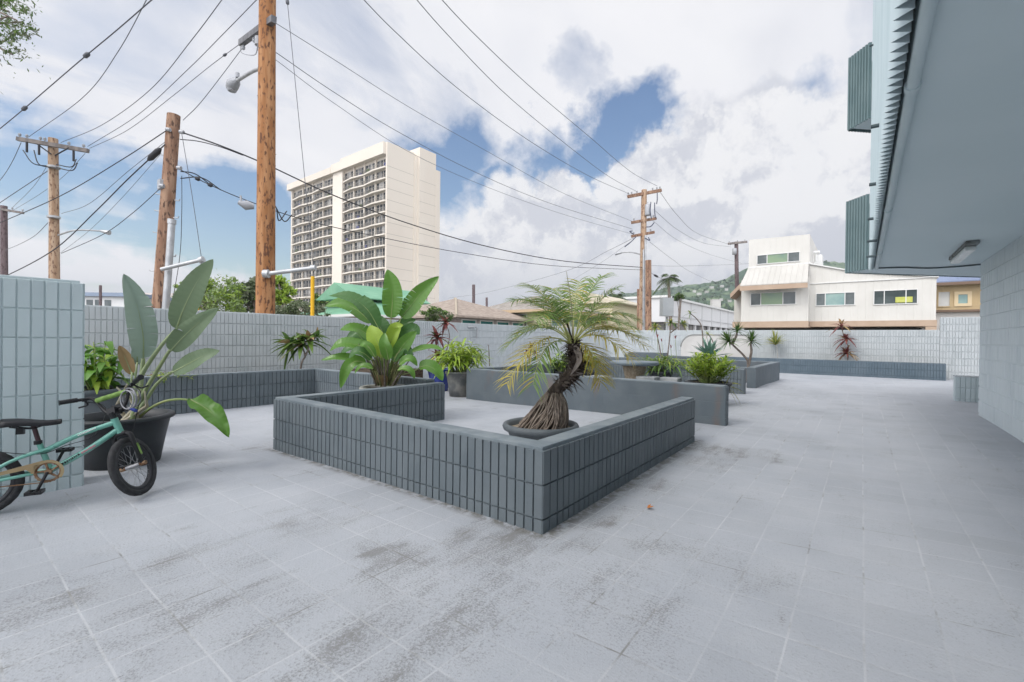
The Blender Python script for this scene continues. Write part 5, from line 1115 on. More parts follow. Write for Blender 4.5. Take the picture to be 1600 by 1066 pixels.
    mb = MB(); obox(mb, Vector((c.x, c.y, z1-.1)), d1*6.6, d2*5.6, h*.28); mb.build('roof_eave', pm('blue_grey_eave', (.22, .27, .35)), r)
    for k in (-2.2, -.6, .7, 2.2):
        mb = MB(); obox(mb, Vector((c.x, c.y, z1-1.4))+d1*k-d2*5.02, d1*(.5), d2*.03, h*.5); mb.build('window', GLASS, r)
    c = at(262, 470, D=120); r = thing('house', 'pale distant block showing between the leaning pole and the tall leaf', 'building', (c.x, c.y, 0)); z1 = at(262, 459, D=120).z
    mb = MB(); obox(mb, Vector((c.x, c.y, z1/2-.3)), d1*5, d2*5, h*z1/2); mb.build('wall', pm('pinkish_wall', (.55, .5, .48)), r)
    for k in range(5): mb = MB(); obox(mb, Vector((c.x, c.y, z1-1.3))+d1*(-3.6+k*1.8)-d2*5.02, d1*.4, d2*.03, h*.6); mb.build('window', GLASS, r)
    # warehouse
    X = at(1040, 465, D=70).x; Y = at(1040, 465, D=70).y; z1 = at(1040, 465, D=70).z; z0 = at(1042, 503, D=70).z
    WH = pm('warehouse_white', (.60, .60, .60), (.64, .64, .64), scale=.06, rough=.7); r = thing('warehouse', 'long white flat-sided warehouse behind the utility poles', 'building', (X, Y, 0))
    xl = at(990, 470, Y=Y).x
    mb = MB(); box(mb, xl-20, X, Y, Y+70, z0, z1); mb.build('wall', WH, r)
    mb = MB(); box(mb, xl-20, X+.3, Y-.3, Y+70, z1+.002, z1+.35); 
    mb.build('parapet', WHT, r)
    mb = MB()
    for k in range(9): box(mb, X-.02, X+.12, Y+6+k*7, Y+6.15+k*7, z0, z1)
    box(mb, X-.02, X+.1, Y+.1, Y+69, z0+1.0, z0+1.12); mb.build('wall_seam', pm('seam_grey', (.5, .5, .5)), r)
    mb = MB(); box(mb, xl-20, X-.6, Y+1, Y+69, -.3, z0-.01); mb.build('ground_floor', pm('dim_ground_floor', (.10, .10, .10), (.22, .21, .2), scale=.5, lo=.45, hi=.55), r)
    mb = MB()
    for k in range(14): box(mb, X-.5, X-.1, Y+2+k*4.8, Y+2.5+k*4.8, -.3, z0-.012)
    mb.build('column', WH, r)
    c = at(1042, 480, D=44); r = thing('metal_cabinet', 'tall grey metal cabinet on a post in front of the white warehouse', 'cabinet', (c.x, c.y, 0)); a, b = at(1033, 494, D=44), at(1050, 466, D=44)
    mb = MB(); obox(mb, (a+b)/2, d1*((b-a).dot(d1)/2), d2*.5, h*((b.z-a.z)/2)); mb.build('box', pm('cabinet_grey', (.30, .32, .33), (.36, .38, .39), scale=.5), r); mb = MB(); tube(mb, [at(1042, 495, D=44), at(1042, 530, D=44)], .12, 8); mb.build('post', MATS['cabinet_grey'], r)
    # houses on the slope
    HW = pm('hill_house_wall', (.42, .41, .39), (.5, .49, .47), scale=.1)
    for (x, y, w, hh, lab) in ((1085, 455, 5, 3, 'tiny white hillside house, leftmost above the warehouse roof'), (1092, 459, 8, 3, 'long pale hillside house just above the warehouse'), (1104, 456, 6, 3, 'cream hillside house in the middle of the slope'), (1112, 449, 7, 3, 'pale terrace high on the slope left of the small pole'), (1128, 447, 6, 3, 'white hillside house highest by the small far pole'),
        (1135, 452, 5, 3, 'small pinkish hillside house below the small far pole'), (1118, 473, 16, 9, 'large white block at the foot of the hill behind the warehouse'), (1127, 468, 5, 3, 'small white house right above the block at the hill foot'), (1140, 470, 6, 3, 'pale house at the right end of the visible slope')):
        w *= .55; hh = hh*.6 if hh < 5 else hh; D = 420 if hh < 5 else 130; c = at(x, y, D=D); k = D/709.2; r = thing('hillside_house', lab, 'house', c, 'houses on the hill')
        mb = MB(); w *= 1.5; obox(mb, c-Vector((0, 0, .4)), d1*w*k*.5, d2*w*k*.3, h*(hh*k*.5+.4)); mb.build('wall', HW, r)
        mb = MB(); obox(mb, c+h*(hh*k*.5), d1*w*k*.54, d2*w*k*.34, h*k*.4); mb.build('roof', pm('hill_roof', (.35, .33, .31)), r) if False else mb.build('roof', HW, r)
houses()

# ------------------------------------------------------------------ hills
def hills():
    ridge = [(700, 512), (850, 495), (900, 478), (935, 468), (965, 460), (1000, 456), (1040, 451), (1070, 446), (1100, 444), (1125, 438), (1147, 430), (1170, 418), (1200, 408), (1250, 402), (1300, 409), (1330, 414), (1400, 425), (1500, 432), (1600, 436), (1750, 450)]
    mb = MB(); nx, nt = 150, 34; vs = []
    for i in range(nx+1):
        px = 700+1050*i/nx; k = max(j for j in range(len(ridge)) if ridge[j][0] <= px+1e-6); k = min(k, len(ridge)-2); t = (px-ridge[k][0])/(ridge[k+1][0]-ridge[k][0]); ry = ridge[k][1]*(1-t)+ridge[k+1][1]*t
        for j in range(nt+1):
            s = j/nt; D = 330+s*620 if px < 1060 else 260+s*420
            b = at(px, 526, D=D); tz = at(px, ry, D=D).z; z = (tz-(-1))*(s**.9)*1.0-1+(mnoise.noise(Vector((b.x*.03, b.y*.03, 0)))*5+mnoise.noise(Vector((b.x*.11, b.y*.11, 3)))*2.6)*min(1, s*2)*.9
            vs.append((b.x, b.y, z))
    mb.add(vs, [(i*(nt+1)+j, (i+1)*(nt+1)+j, (i+1)*(nt+1)+j+1, i*(nt+1)+j+1) for i in range(nx) for j in range(nt)], 0, False)
    struct(mb.build('hills', pm('wooded_slope', (.045, .085, .05), (.13, .18, .095), scale=.035, rough=.95, bump=2., bscale=.25, det=8, lo=.42, hi=.6)))
    # tree tops along the slope
    fo = MB()
    for _ in range(2600):
        i = random.randrange(nx); j = random.randrange(6, nt); p = Vector(vs[i*(nt+1)+j]); s = random.uniform(2.0, 4.2)
        if j < nt-6 and random.random() < .45: continue
        c = p+Vector((random.uniform(-4, 4), random.uniform(-4, 4), s*.35))
        for q in range(4): 
            n = Vector((random.uniform(-1, 1), random.uniform(-1, 1), random.uniform(-.3, 1))).normalized(); a = n.orthogonal().normalized()*s*random.uniform(.4, .8); b = n.cross(a)
            cc = c+Vector((random.uniform(-1, 1), random.uniform(-1, 1), random.uniform(-.3, .7)))*s*.5; fo.add([cc-a, cc-b*.8, cc+a, cc+b], [(0, 1, 2, 3)])
    o = fo.build('hill_trees', pm('hill_tree_leaf', (.035, .075, .04), rand=(.10, .15, .075), rough=.9)); o['kind'] = 'stuff'
hills()

# ------------------------------------------------------------------ trees
def crown(mb, blobs, n, s, mats=2, flat=.5, narrow=.45, droop=0.):
    tot = sum(b[1].x*b[1].y+b[1].z*b[1].x for b in blobs)
    for c, r in blobs:
        k = int(n*(r.x*r.y+r.z*r.x)/tot); nb = max(5, k//46); cl = []
        for _ in range(nb):
            while True:
                d = Vector((random.uniform(-1, 1), random.uniform(-1, 1), random.uniform(-1, 1)))
                if .25 < d.length < 1: break
            d = d*(.62+.38*random.random())/max(.5, d.length)*d.length**.4; cl.append((Vector((c.x+d.x*r.x, c.y+d.y*r.y, c.z+d.z*r.z)), random.uniform(.16, .34)*min(r.x, r.z, r.y), random.random()))
        for _ in range(k):
            cc, cr2, u = random.choice(cl); p = cc+Vector((random.gauss(0, 1), random.gauss(0, 1), random.gauss(0, .75)))*cr2*.8
            nn = Vector((random.uniform(-1, 1), random.uniform(-1, 1), random.uniform(-.2, 1.3))).normalized(); a = nn.orthogonal().normalized(); a = (Matrix.Rotation(random.uniform(0, 6.28), 3, nn)@a); b = nn.cross(a)
            L = s*random.uniform(.6, 1.3); w = L*narrow
            if droop: a = (a+Vector((0, 0, -droop))).normalized()
            mb.add([p-a*L*.5, p-b*w*.5, p+a*L*.5, p+b*w*.5], [(0, 1, 2, 3)], 0 if random.random() < u*.9+.05 else mats-1)
def tree(name, label, base, H, blobs, n, s, mats, tr=.18, group=None, narrow=.45, droop=0., limbs=7, bark=None):
    root = thing(name, label, 'tree' if name != 'bush' else 'bush', base, group)
    mb = MB(); top = Vector((base.x, base.y, base.z+H)); tube(mb, catmull([base-Vector((0, 0, .3)), base.lerp(top, .5)+Vector((random.uniform(-.2, .2), random.uniform(-.2, .2), 0)), top], 8), [tr*(1-.06*i) for i in range(9)], 8)
    for k in range(limbs):
        c, r = blobs[k % len(blobs)]; e = c+Vector((random.uniform(-.6, .6)*r.x, random.uniform(-.6, .6)*r.y, random.uniform(-.2, .6)*r.z)); s0 = base.lerp(top, random.uniform(.55, 1)); tube(mb, catmull([s0, s0.lerp(e, .5)+Vector((0, 0, .1*H)), e], 6), [tr*.45*(1-.13*i) for i in range(7)], 6)
    mb.build('trunk', bark or STEM_B, root); mb = MB(); crown(mb, blobs, n, s, len(mats), narrow=narrow, droop=droop); mb.build('crown', mats, root); return root
T_BR = leafm('bright_tree_leaf', (.16, .27, .03), (.30, .40, .05), .3); T_FE = leafm('feathery_leaf', (.15, .24, .07), (.28, .36, .14), .35); T_DK = leafm('dark_tree_leaf', (.05, .085, .03), (.10, .14, .05), .25); T_GY = leafm('greyish_leaf', (.13, .16, .09), (.22, .24, .15), .25)
def pb(px, py, D, rx, rz, ry=None):
    k = D/709.2; return (at(px, py, D=D), Vector((rx*k, (ry or rx)*k, rz*k)))
def gb(px, D): p = at(px, 520, D=D); return Vector((p.x, p.y, -.35))
D = 30; tree('tree', 'feathery light-green tree between the leaning pole and the thick pole', gb(330, D), 3.6, [pb(300, 475, D, 26, 26), pb(335, 468, D, 34, 30), pb(352, 448, D, 20, 22), pb(322, 446, D, 18, 16), pb(372, 476, D, 18, 22), pb(285, 455, D, 12, 14)], 5200, .26, [T_FE, T_BR], .16, narrow=.3)
D = 34; tree('tree', 'round dark tree close at the left of the thick pole', gb(398, D), 4.2, [pb(394, 457, D, 24, 20), pb(410, 448, D, 18, 16), pb(385, 472, D, 18, 18)], 3600, .28, [T_DK, T_GY], .2)
D = 32; tree('tree', 'bright yellow-green tree close at the right of the thick pole', gb(440, D), 4.2, [pb(434, 448, D, 18, 17), pb(447, 456, D, 13, 11), pb(424, 466, D, 22, 12), pb(446, 469, D, 16, 9)], 3600, .26, [T_BR, L_LIME], .2)
D = 27; tree('bush', 'grey-green hedge behind the boundary wall left of the mint roof', gb(450, D), 1.8, [pb(440, 486, D, 26, 14), pb(470, 484, D, 28, 15), pb(500, 490, D, 16, 12), pb(420, 490, D, 14, 12)], 4200, .17, [T_DK, T_GY], .12)
D = 46; tree('tree', 'small green tree at the foot of the tower behind the yellow guy guard', gb(505, D), 4, [pb(500, 470, D, 20, 12), pb(520, 466, D, 12, 8)], 1400, .3, [T_BR, T_DK], .15)
D = 22; tree('bush', 'scrubby bush peeping over the wall in front of the brown-roofed house', gb(682, D), 1.5, [pb(682, 490, D, 22, 12), pb(668, 494, D, 12, 9), pb(697, 494, D, 12, 8)], 1500, .17, [T_GY, L_MID], .07)
D = 64; tree('tree', 'small green tree top above the white warehouse roof', gb(1062, D), 7, [pb(1062, 464, D, 9, 5)], 500, .5, [T_DK, L_MID], .15)
# overhanging street tree, top left; trunk stands outside the frame
D = 12.5; tree('tree', 'leafy branches of a street tree hanging into the top left corner of the sky', gb(-190, D), 9.5, [pb(10, 20, D, 40, 30), pb(35, 45, D, 26, 22), pb(5, 68, D, 20, 22), pb(-70, 0, D, 90, 80), pb(-160, -60, D, 120, 100), pb(-150, 60, D, 80, 70), pb(14, 84, D, 9, 12)], 9000, .13, [T_GY, L_MID], .2, narrow=.3, droop=.3, limbs=14)
def coconut(label, px, py, D, sc, lean=6):
    b = gb(px+lean, D); t = at(px, py, D=D); root = thing('coconut_palm', label, 'palm', b)
    mb = MB(); tube(mb, catmull([b, b.lerp(t, .55)+cr*lean*.01*D*.02, t], 12), [.17*sc-.005*i for i in range(13)], 8); mb.build('trunk', STEM_B, root)
    mb = MB()
    for k in range(17):
        a = k*2.4; e = R(random.uniform(-25, 75)); d = Vector((math.cos(a)*math.cos(e), math.sin(a)*math.cos(e), math.sin(e))); L = 1.5*sc*random.uniform(.8, 1.1)
        P = [t+d*L*s+Vector((0, 0, -.75*L*s*s)) for s in [i/10 for i in range(11)]]
        for i in range(1, 11):
            tg = (P[i]-P[i-1]).normalized(); sd_ = tg.cross(Vector((0, 0, 1))); sd_ = sd_.normalized() if sd_.length > .01 else cr
            for sg in (-1, 1):
                for rr in (0, 1): simple_leaf(mb, P[i].lerp(P[i-1], rr*.5), sd_*sg*.8+tg*.6+Vector((0, 0, -.25)), (0, 0, 1), .48*sc*math.sin(math.pi*min(.95, i/11+.08)), .06*sc, 0, .3, strap, 2)
    mb.build('crown', [T_DK], root)
coconut('slim coconut palm standing alone above the white warehouse', 1044, 436, 52, 1.3, 6)
coconut('coconut palm top showing just left of the far utility pole', 964, 463, 60, 1.35, 2)

# ------------------------------------------------------------------ poles and wires
def wood(name, a, b, dk):
    m = pm(name, a, b, scale=9, rough=.9, stretch=(1, 1, .12), bump=.006, bscale=30); nt = m.node_tree; N = nt.nodes; L = nt.links; bs = N['Principled BSDF']; old = bs.inputs['Base Color'].links[0].from_socket
    tc = N.new('ShaderNodeTexCoord'); mp = N.new('ShaderNodeMapping'); L.new(tc.outputs['Object'], mp.inputs[0]); mp.inputs['Scale'].default_value = (1, 1, .4); n = N.new('ShaderNodeTexNoise'); n.inputs['Scale'].default_value = 16; n.inputs['Detail'].default_value = 3; L.new(mp.outputs[0], n.inputs[0])
    r = N.new('ShaderNodeMapRange'); L.new(n.outputs[0], r.inputs[0]); r.inputs[1].default_value = .545; r.inputs[2].default_value = .63; mx = N.new('ShaderNodeMix'); mx.data_type = 'RGBA'; L.new(r.outputs[0], mx.inputs[0]); L.new(old, mx.inputs[6]); mx.inputs[7].default_value = (*dk, 1); L.new(mx.outputs[2], bs.inputs['Base Color']); return m
W_OR = wood('orange_pole_wood', (.30, .135, .055), (.42, .22, .105), (.13, .06, .035)); W_BR = wood('brown_pole_wood', (.23, .13, .085), (.36, .23, .155), (.10, .06, .045)); W_TN = wood('tan_pole_wood', (.38, .25, .16), (.47, .34, .24), (.2, .12, .08)); W_DK = wood('dark_pole_wood', (.12, .09, .095), (.17, .13, .13), (.07, .05, .05))
GALV = pm('galvanised_steel', (.40, .41, .42), (.50, .51, .52), scale=4, rough=.45, metal=.4); PORC = pm('grey_porcelain', (.36, .37, .39), rough=.25); WIRE = pm('wire_black', (.035, .035, .04), rough=.5); WIREG = pm('wire_grey', (.11, .115, .13), rough=.5); GUARD = pm('yellow_guy_guard', (.75, .42, .02), rough=.5); ARMW = pm('weathered_arm', (.16, .145, .14), (.25, .22, .2), scale=5, rough=.9, stretch=(1, 1, .3))
def pole(name, label, b, t, D, r0, r1, mat, dt=0):
    root = thing(name, label, 'utility pole', gb(b[0], D)); p0, p1 = at(*b, D=D), at(*t, D=D+dt); d = (p0-p1).normalized(); p0 = p0+d*((p0.z+.4)/max(.1, -d.z)) if p0.z > -.4 else p0
    mb = MB(); k = 12; tube(mb, [p1.lerp(p0, i/k) for i in range(k+1)], [r1+(r0-r1)*i/k+random.uniform(-.002, .002) for i in range(k+1)], 16); mb.build('shaft', mat, root); return root
def arm(parent, a, b, Da, Db, s=.055, mat=None, ins=(), name='crossarm', down=False):
    p, q = at(*a, D=Da), at(*b, D=Db); d = (q-p); n = d.normalized(); z = Vector((0, 0, 1)); y = n.cross(z).normalized(); u = y.cross(n)
    mb = MB(); obox(mb, (p+q)/2, d/2, y*s*.8, u*s); o = mb.build(name, mat or ARMW, parent)
    for t in ins:
        c = p+d*t+u*s; m = MB(); k = -1 if down else 1
        lathe(m, c-(u*2*s if down else Vector((0, 0, 0))), [(.014, 0), (.014, .05*k), (.045, .055*k), (.05, .075*k), (.025, .085*k), (.045, .10*k), (.047, .12*k), (.018, .15*k), (0, .155*k)], 12); m.build('insulator', PORC, o)
    return p, q, o
def wire(label, pts, r=.011, mat=None, extra=None, n=36):
    mb = MB(); P = catmull([at(*p[:2], D=p[2]) for p in pts], n); tube(mb, P, r*.78, 5)
    for t, L, rr in (extra or ()): i = int(t*n); a = P[i]; d = (P[min(i+1, n)]-P[i-1]).normalized(); tube(mb, [a-d*L, a-d*L*.6, a+d*L*.6, a+d*L], [rr*.5, rr, rr, rr*.5], 8)
    return tag(mb.build('power_line', mat or WIREG, None), label, 'wire', 'overhead lines')
# thick orange pole
D = 11; P1 = pole('utility_pole', 'thick orange-brown utility pole rising out of frame behind the left boundary wall', (414.5, 500), (418.5, -90), D, .222, .178, W_OR)
p, q, o = arm(P1, (428, 30), (376, 68), 10.65, 12.4, .075, pm('dark_steel_channel', (.12, .12, .13), (.2, .2, .21), scale=5, metal=.3, rough=.5), (.25, .55, .9), 'steel_bracket', True)
mb = MB(); c = p.lerp(q, .42)-Vector((0, 0, .18)); tube(mb, [c, c+Vector((0, 0, -.2))], .09, 10); tube(mb, catmull([q-Vector((0, 0, .1)), q+Vector((.1, 0, -.3)), at(398, 86, D=11.6), at(403, 70, D=11.2)], 14), .012, 6); mb.build('hardware', PORC, P1)
mb = MB(); tube(mb, catmull([at(406, 107, D=11), at(392, 113, D=11.4), at(371, 126, D=12)], 10), .045, 8); lh = mb.build('lamp_arm', GALV, P1)
mb = MB(); h0, h1 = at(371, 126, D=12), at(360, 136, D=12.3); dd = (h1-h0); tube(mb, [h0, h0+dd*.25, h0+dd*.7, h0+dd*1.15], [.06, .12, .16, .09], 12); tube(mb, [h0+Vector((0, 0, .08)), h0+Vector((0, 0, .2))], .05, 8); tube(mb, [h0+dd*.75-Vector((0, 0, .05)), h0+dd*.75-Vector((0, 0, .16))], [.15, .10], 12); mb.build('lamp_head', PORC, lh)
mb = MB(); tube(mb, [at(416, 428, D=10.8), at(490, 419, D=10.9)], .052, 8); tube(mb, [at(412, 428, D=10.78), at(420, 428, D=10.78)], .10, 8); bk = mb.build('guy_bracket', GALV, P1)
mb = MB(); tube(mb, [at(486, 419, D=10.9), at(493, 419, D=10.9)], .075, 8); mb.build('end_clamp', GALV, bk)
mb = MB()
for k in range(34):
    t = random.random(); a = random.uniform(0, 6.28); p = at(414.5, 490, D=D).lerp(at(418.5, -40, D=D), t); d = Vector((math.cos(a), math.sin(a), 0)); tube(mb, [p+d*.17, p+d*(.20+.012)], .007, 5)
mb.build('nail_heads', pm('rust_nail', (.05, .03, .025)), P1)
mb = MB(); a, b = at(488.5, 432, D=10.9), at(488, 500, D=10.9); tube(mb, [a, b, b+Vector((0, 0, -1.5))], .045, 8); tag(mb.build('guy_guard', GUARD), 'bright yellow guy-wire guard below the thick pole bracket', 'guy guard')
# leaning pole
D = 12; P2 = pole('utility_pole', 'leaning brown wooden pole with climbing steps, sawn off at the top', (249.5, 490), (271.5, 180), D, .20, .150, W_BR)
mb = MB()
for (x, y, s) in ((259, 243, -1), (251, 304, -1), (273, 313, 1), (271, 340, 1), (247, 364, -1), (241, 424, -1), (267, 400, 1), (249, 330, -1)): tube(mb, [at(x, y, D=11.9), at(x+s*7, y+1-2*(s < 0), D=11.9), at(x+s*8, y-2, D=11.9)], .014, 5)
mb.build('climbing_step', GALV, P2)
mb = MB(); tube(mb, [at(268.5, 346, D=11.85), at(262, 440, D=11.85), at(257.5, 500, D=11.85)], .085, 12); tube(mb, [at(268.7, 343, D=11.85), at(268.3, 350, D=11.85)], .1, 12); mb.build('riser_conduit', GALV, P2)
mb = MB(); tube(mb, [at(252, 421, D=11.6), at(315, 406, D=11.7)], .05, 8); tube(mb, [at(312, 407, D=11.7), at(318, 405, D=11.7)], .085, 8); tube(mb, [at(314, 406, D=11.7), at(314, 413, D=11.7)], .03, 6); mb.build('guy_bracket', GALV, P2)
mb = MB(); 
for (x, y) in ((263, 202), (284, 206), (280, 262), (253, 290)): tube(mb, [at(x-3, y, D=11.8), at(x+3, y+1, D=11.8)], .05, 8)
bbox(mb, *(lambda c: (c.x-.1, c.x+.1, c.y-.08, c.y+.08, c.z-.13, c.z+.13))(at(253, 289, D=11.9)), .02); mb.build('hardware', PORC, P2)
mb = MB(); a, b = at(309, 466, D=11.9), at(308, 505, D=11.9); tube(mb, [a, b, b+Vector((0, 0, -1.4))], .035, 8); tag(mb.build('guy_guard', GUARD), 'thin ochre guy guard beside the feathery tree', 'guy guard')
# left crossarm pole
D = 17; P3 = pole('utility_pole', 'straight tan pole with one wide crossarm at left', (85, 445), (83, 217), D, .17, .145, W_TN)
p, q, o = arm(P3, (27, 217), (138, 236), D-.3, D-.1, .07, None, (.03, .13, .32, .38, .72, .93))
mb = MB()
for k, (x0, y0, x1, y1) in enumerate(((36, 235, 80, 260), (53, 235, 80, 262), (119, 249, 88, 257), (121, 255, 88, 262))): tube(mb, catmull([at(x0, y0, D=D-.3), at((x0+x1)/2+(-6 if k < 2 else 8), (y0+y1)/2+8, D=D-.5), at(x1, y1, D=D-.2)], 12), .018, 5)
for x, y in ((42, 226), (61, 230), (115, 240)): tube(mb, [at(x, y-4, D=D-.5), at(x, y+12, D=D-.5)], .035, 6)
tube(mb, [at(58, 225, D=D-.2), at(80, 241, D=D-.2)], .025, 5); tube(mb, [at(108, 231, D=D-.2), at(86, 243, D=D-.2)], .025, 5); mb.build('jumper_wires', WIRE, P3)
mb = MB(); tube(mb, [at(77.5, 262, D=D-.1), at(79, 445, D=D-.1)], .05, 8); tube(mb, [at(84, 260, D=D-.15), at(84, 263, D=D-.15)], .19, 10); tube(mb, [at(84, 338, D=D-.15), at(84, 341, D=D-.15)], .19, 10); mb.build('riser_conduit', GALV, P3)
mb = MB(); tube(mb, catmull([at(90, 368, D=D), at(118, 360, D=D), at(160, 361, D=D+.3)], 12), .03, 6); tube(mb, [at(158, 361, D=D+.3), at(171, 364, D=D+.3)], [.05, .09], 8); mb.build('lamp_arm', GALV, P3)
D = 26; P4 = pole('utility_pole', 'dark purple-grey pole at the very left edge', (6.5, 445), (6, 322), D, .18, .15, W_DK); arm(P4, (1, 327), (37, 333), D-.2, D, .06, None, (.5, .95))
# far complex pole
D = 26; P5 = pole('utility_pole', 'brown pole with three crossarms and a transformer, standing over the palm', (1003, 515), (1006.5, 297), D, .20, .15, W_TN)
arm(P5, (981, 307.5), (1033, 297.5), D-.3, D+.2, .085, W_BR, (.02, .12, .28, .75, .88, .97)); arm(P5, (987, 348), (1025, 341.5), D-.3, D+.2, .075, W_BR, (.1, .9)); arm(P5, (987, 369.5), (1022, 363), D-.3, D+.2, .075, W_BR, (.1, .85))
mb = MB(); c = at(1012, 337, D=D-.2); lathe(mb, c, [(0, 0), (.15, 0), (.16, .05), (.16, .6), (.12, .64), (.03, .66), (.03, .78), (0, .78)], 14); mb.build('transformer', PORC, P5)
mb = MB()
for a, b, c_ in (((1017, 316), (1016, 330), (1018, 342)), ((1023, 317), (1023, 330), (1024, 341)), ((1010, 355), (1017, 354), (1022, 348)), ((1008, 372), (1015, 376), (1013, 371)), ((994, 370), (985, 379), (976, 386)), ((990, 366), (984, 362), (988, 361)), ((1027, 302), (1027, 312), (1026, 319))): tube(mb, catmull([at(*a, D=D-.3), at(*b, D=D-.4), at(*c_, D=D-.3)], 8), .028, 5)
mb.build('jumper_wires', pm('blue_grey_cable', (.06, .07, .11)), P5)
mb = MB(); tube(mb, [at(1008.5, 368, D=D-.2), at(1007.5, 520, D=D-.2)], .06, 8); tube(mb, [at(1005.5, 390, D=D-.25), at(1005, 520, D=D-.25)], .045, 8); mb.build('riser_conduit', GALV, P5)
mb = MB(); tube(mb, catmull([at(1003, 398, D=D), at(985, 394, D=D), at(970, 395, D=D+.4)], 12), .04, 6); tube(mb, [at(971, 395, D=D+.4), at(961, 397, D=D+.5)], [.06, .09], 8); mb.build('lamp_arm', GALV, P5)
D = 25; pole('utility_pole', 'short brown stub pole set right against the three-crossarm pole', (1013, 515), (1013, 407), D, .18, .16, W_BR)
D = 45; P6 = pole('utility_pole', 'small distant pole with a single crossarm beside the white ribbed house', (1151.5, 455), (1150.5, 378), D, .2, .18, W_DK); arm(P6, (1138, 381), (1167, 378), D-.3, D, .1, None, (.05, .5, .9)); 
mb = MB(); c = at(1147.5, 398, D=D-.2); lathe(mb, c, [(0, 0), (.2, 0), (.2, .6), (0, .65)], 10); mb.build('transformer', PORC, P6)
for (x, y0, y1, D, r, lab) in ((157, 500, 446, 34, .1, 'thin dark post far off in front of the distant white house'), (740, 490, 445, 55, .2, 'plain dark post behind the brown shingle roof, taller of two'), (760.5, 490, 465, 62, .17, 'plain dark post behind the brown shingle roof, shorter of two'), (997.5, 515, 452, 40, .13, 'thin reddish post just left of the three-crossarm pole'), (667, 500, 464, 50, .06, 'thin grey vent post at the foot of the tower')): pole('wooden_post', lab, (x, y0), (x, y1), D, r, r*.9, W_DK if D != 40 else W_BR)

wire('upper left wire with two dark splices crossing the corner of the sky', [(-80, 258, 14), (0, 201, 13), (125, 95, 11), (185, 45, 10), (262, -22, 9)], .016, None, ((.36, .12, .05), (.54, .12, .05)))
wire('wire from the left crossarm end up to the top edge across the spliced wire', [(45, 214, 16.7), (130, 152, 14), (185, 80, 12), (242, -25, 10)], .012)
wire('wire rising from the middle of the left crossarm to the top edge', [(95, 223, 16.7), (160, 195, 15), (235, 140, 13), (300, 62, 11), (365, -25, 9.5)], .012)
wire('wire rising from the right crossarm end to the top edge by the thick pole', [(137, 229, 16.8), (215, 180, 15), (290, 112, 13), (350, 52, 11.5), (425, -25, 10)], .012)
wire('drooping wire from the left crossarm end to the steel bracket of the thick pole', [(140, 232, 16.9), (200, 203, 15.5), (270, 150, 14), (330, 102, 13), (376, 68, 12.4)], .011, None, ((.88, .07, .035),))
wire('short wire from the steel bracket down to the sawn-off pole top', [(378, 76, 12.3), (345, 120, 12.1), (312, 162, 12), (286, 188, 11.9)], .012)
wire('thick wire leaving the leaning pole to the lower left', [(262, 203, 11.8), (190, 250, 12.5), (95, 306, 14), (0, 348, 16), (-60, 372, 17)], .016, WIRE)
wire('heavy bundled cable from the leaning pole down past the left crossarm pole', [(258, 226, 11.8), (200, 280, 12.5), (150, 330, 13.5), (85, 390, 15), (12, 430, 17), (-30, 445, 18)], .021, WIRE, ((.07, .28, .075),))
wire('thin wire just above the heavy bundled cable', [(258, 222, 11.8), (200, 268, 12.6), (140, 318, 13.6), (96, 334, 15)], .009)
wire('faint wire fanning out under the heavy bundled cable', [(252, 240, 11.9), (190, 310, 13), (140, 360, 14.5), (95, 395, 16)], .007)
wire('lowest drooping wire from the small box on the leaning pole to the crossarm pole', [(250, 295, 11.9), (205, 335, 13), (160, 367, 14.5), (96, 396, 16.6)], .013, WIRE)
wire('slack wire running between the two left poles above the pier', [(78, 345, 17), (55, 368, 19), (30, 382, 23), (8, 391, 25.5)], .014)
wire('wire dropping off the left end of the crossarm to the frame edge', [(33, 223, 16.7), (18, 255, 17.5), (0, 282, 19), (-40, 330, 21)], .014)
wire('wire sloping from the crossarm pole collar to the left frame edge', [(78, 265, 16.9), (45, 287, 17.5), (0, 317, 18.5), (-40, 345, 20)], .018)
wire('wire from the right crossarm end sinking behind the crossarm pole', [(133, 240, 16.9), (100, 275, 18.5), (60, 305, 21), (10, 335, 25)], .011)
wire('thin wire from the crossarm middle down to the dark edge pole', [(78, 252, 17), (52, 292, 20), (18, 326, 25.5)], .011)
wire('main thick black cable sweeping from the leaning pole across the tower to the far pole', [(284, 207, 11.8), (345, 228, 12), (420, 259, 12.6), (520, 305, 13.8), (640, 350, 15.8), (760, 385, 18.5), (880, 408, 22), (1003, 418, 25.8)], .024, WIRE)
wire('short slack wire paired with the black cable near the leaning pole', [(281, 218, 11.8), (310, 221, 11.9), (345, 230, 12), (380, 243, 12.3)], .016, WIRE)
wire('second black cable running below the thick one across the tower', [(281, 265, 11.8), (330, 290, 12), (390, 315, 12.5), (480, 345, 13.5), (600, 372, 15.5), (720, 395, 18), (860, 415, 21.5), (1003, 422, 25.8)], .015, WIRE, ((.11, .06, .05), (.16, .06, .05)))
sc_ = thing('splice_case', 'grey splice case with cable loops hanging on the second black cable', 'splice case', at(385, 321, D=12.3))
for (a, b, c) in (((282, 268), (305, 272), (330, 290)), ((282, 279), (315, 278), (345, 297)), ((432, 325), (436, 345), (448, 330)), ((430, 322), (444, 346), (456, 336))): mb = MB(); tube(mb, catmull([at(*a, D=11.8), at(*b, D=12), at(*c, D=12.2)], 12), .015, 5); mb.build('cable_loop', WIRE, sc_)
mb = MB(); c0 = at(385, 321, D=12.3); tube(mb, [at(372, 316, D=12.2), c0, at(397, 323, D=12.4)], [.05, .13, .07], 10); mb.build('case', PORC, sc_)
mb = MB(); tube(mb, [at(376, 306, D=12.2), at(377, 318, D=12.2)], .03, 6); mb.build('hanger', PORC, sc_)
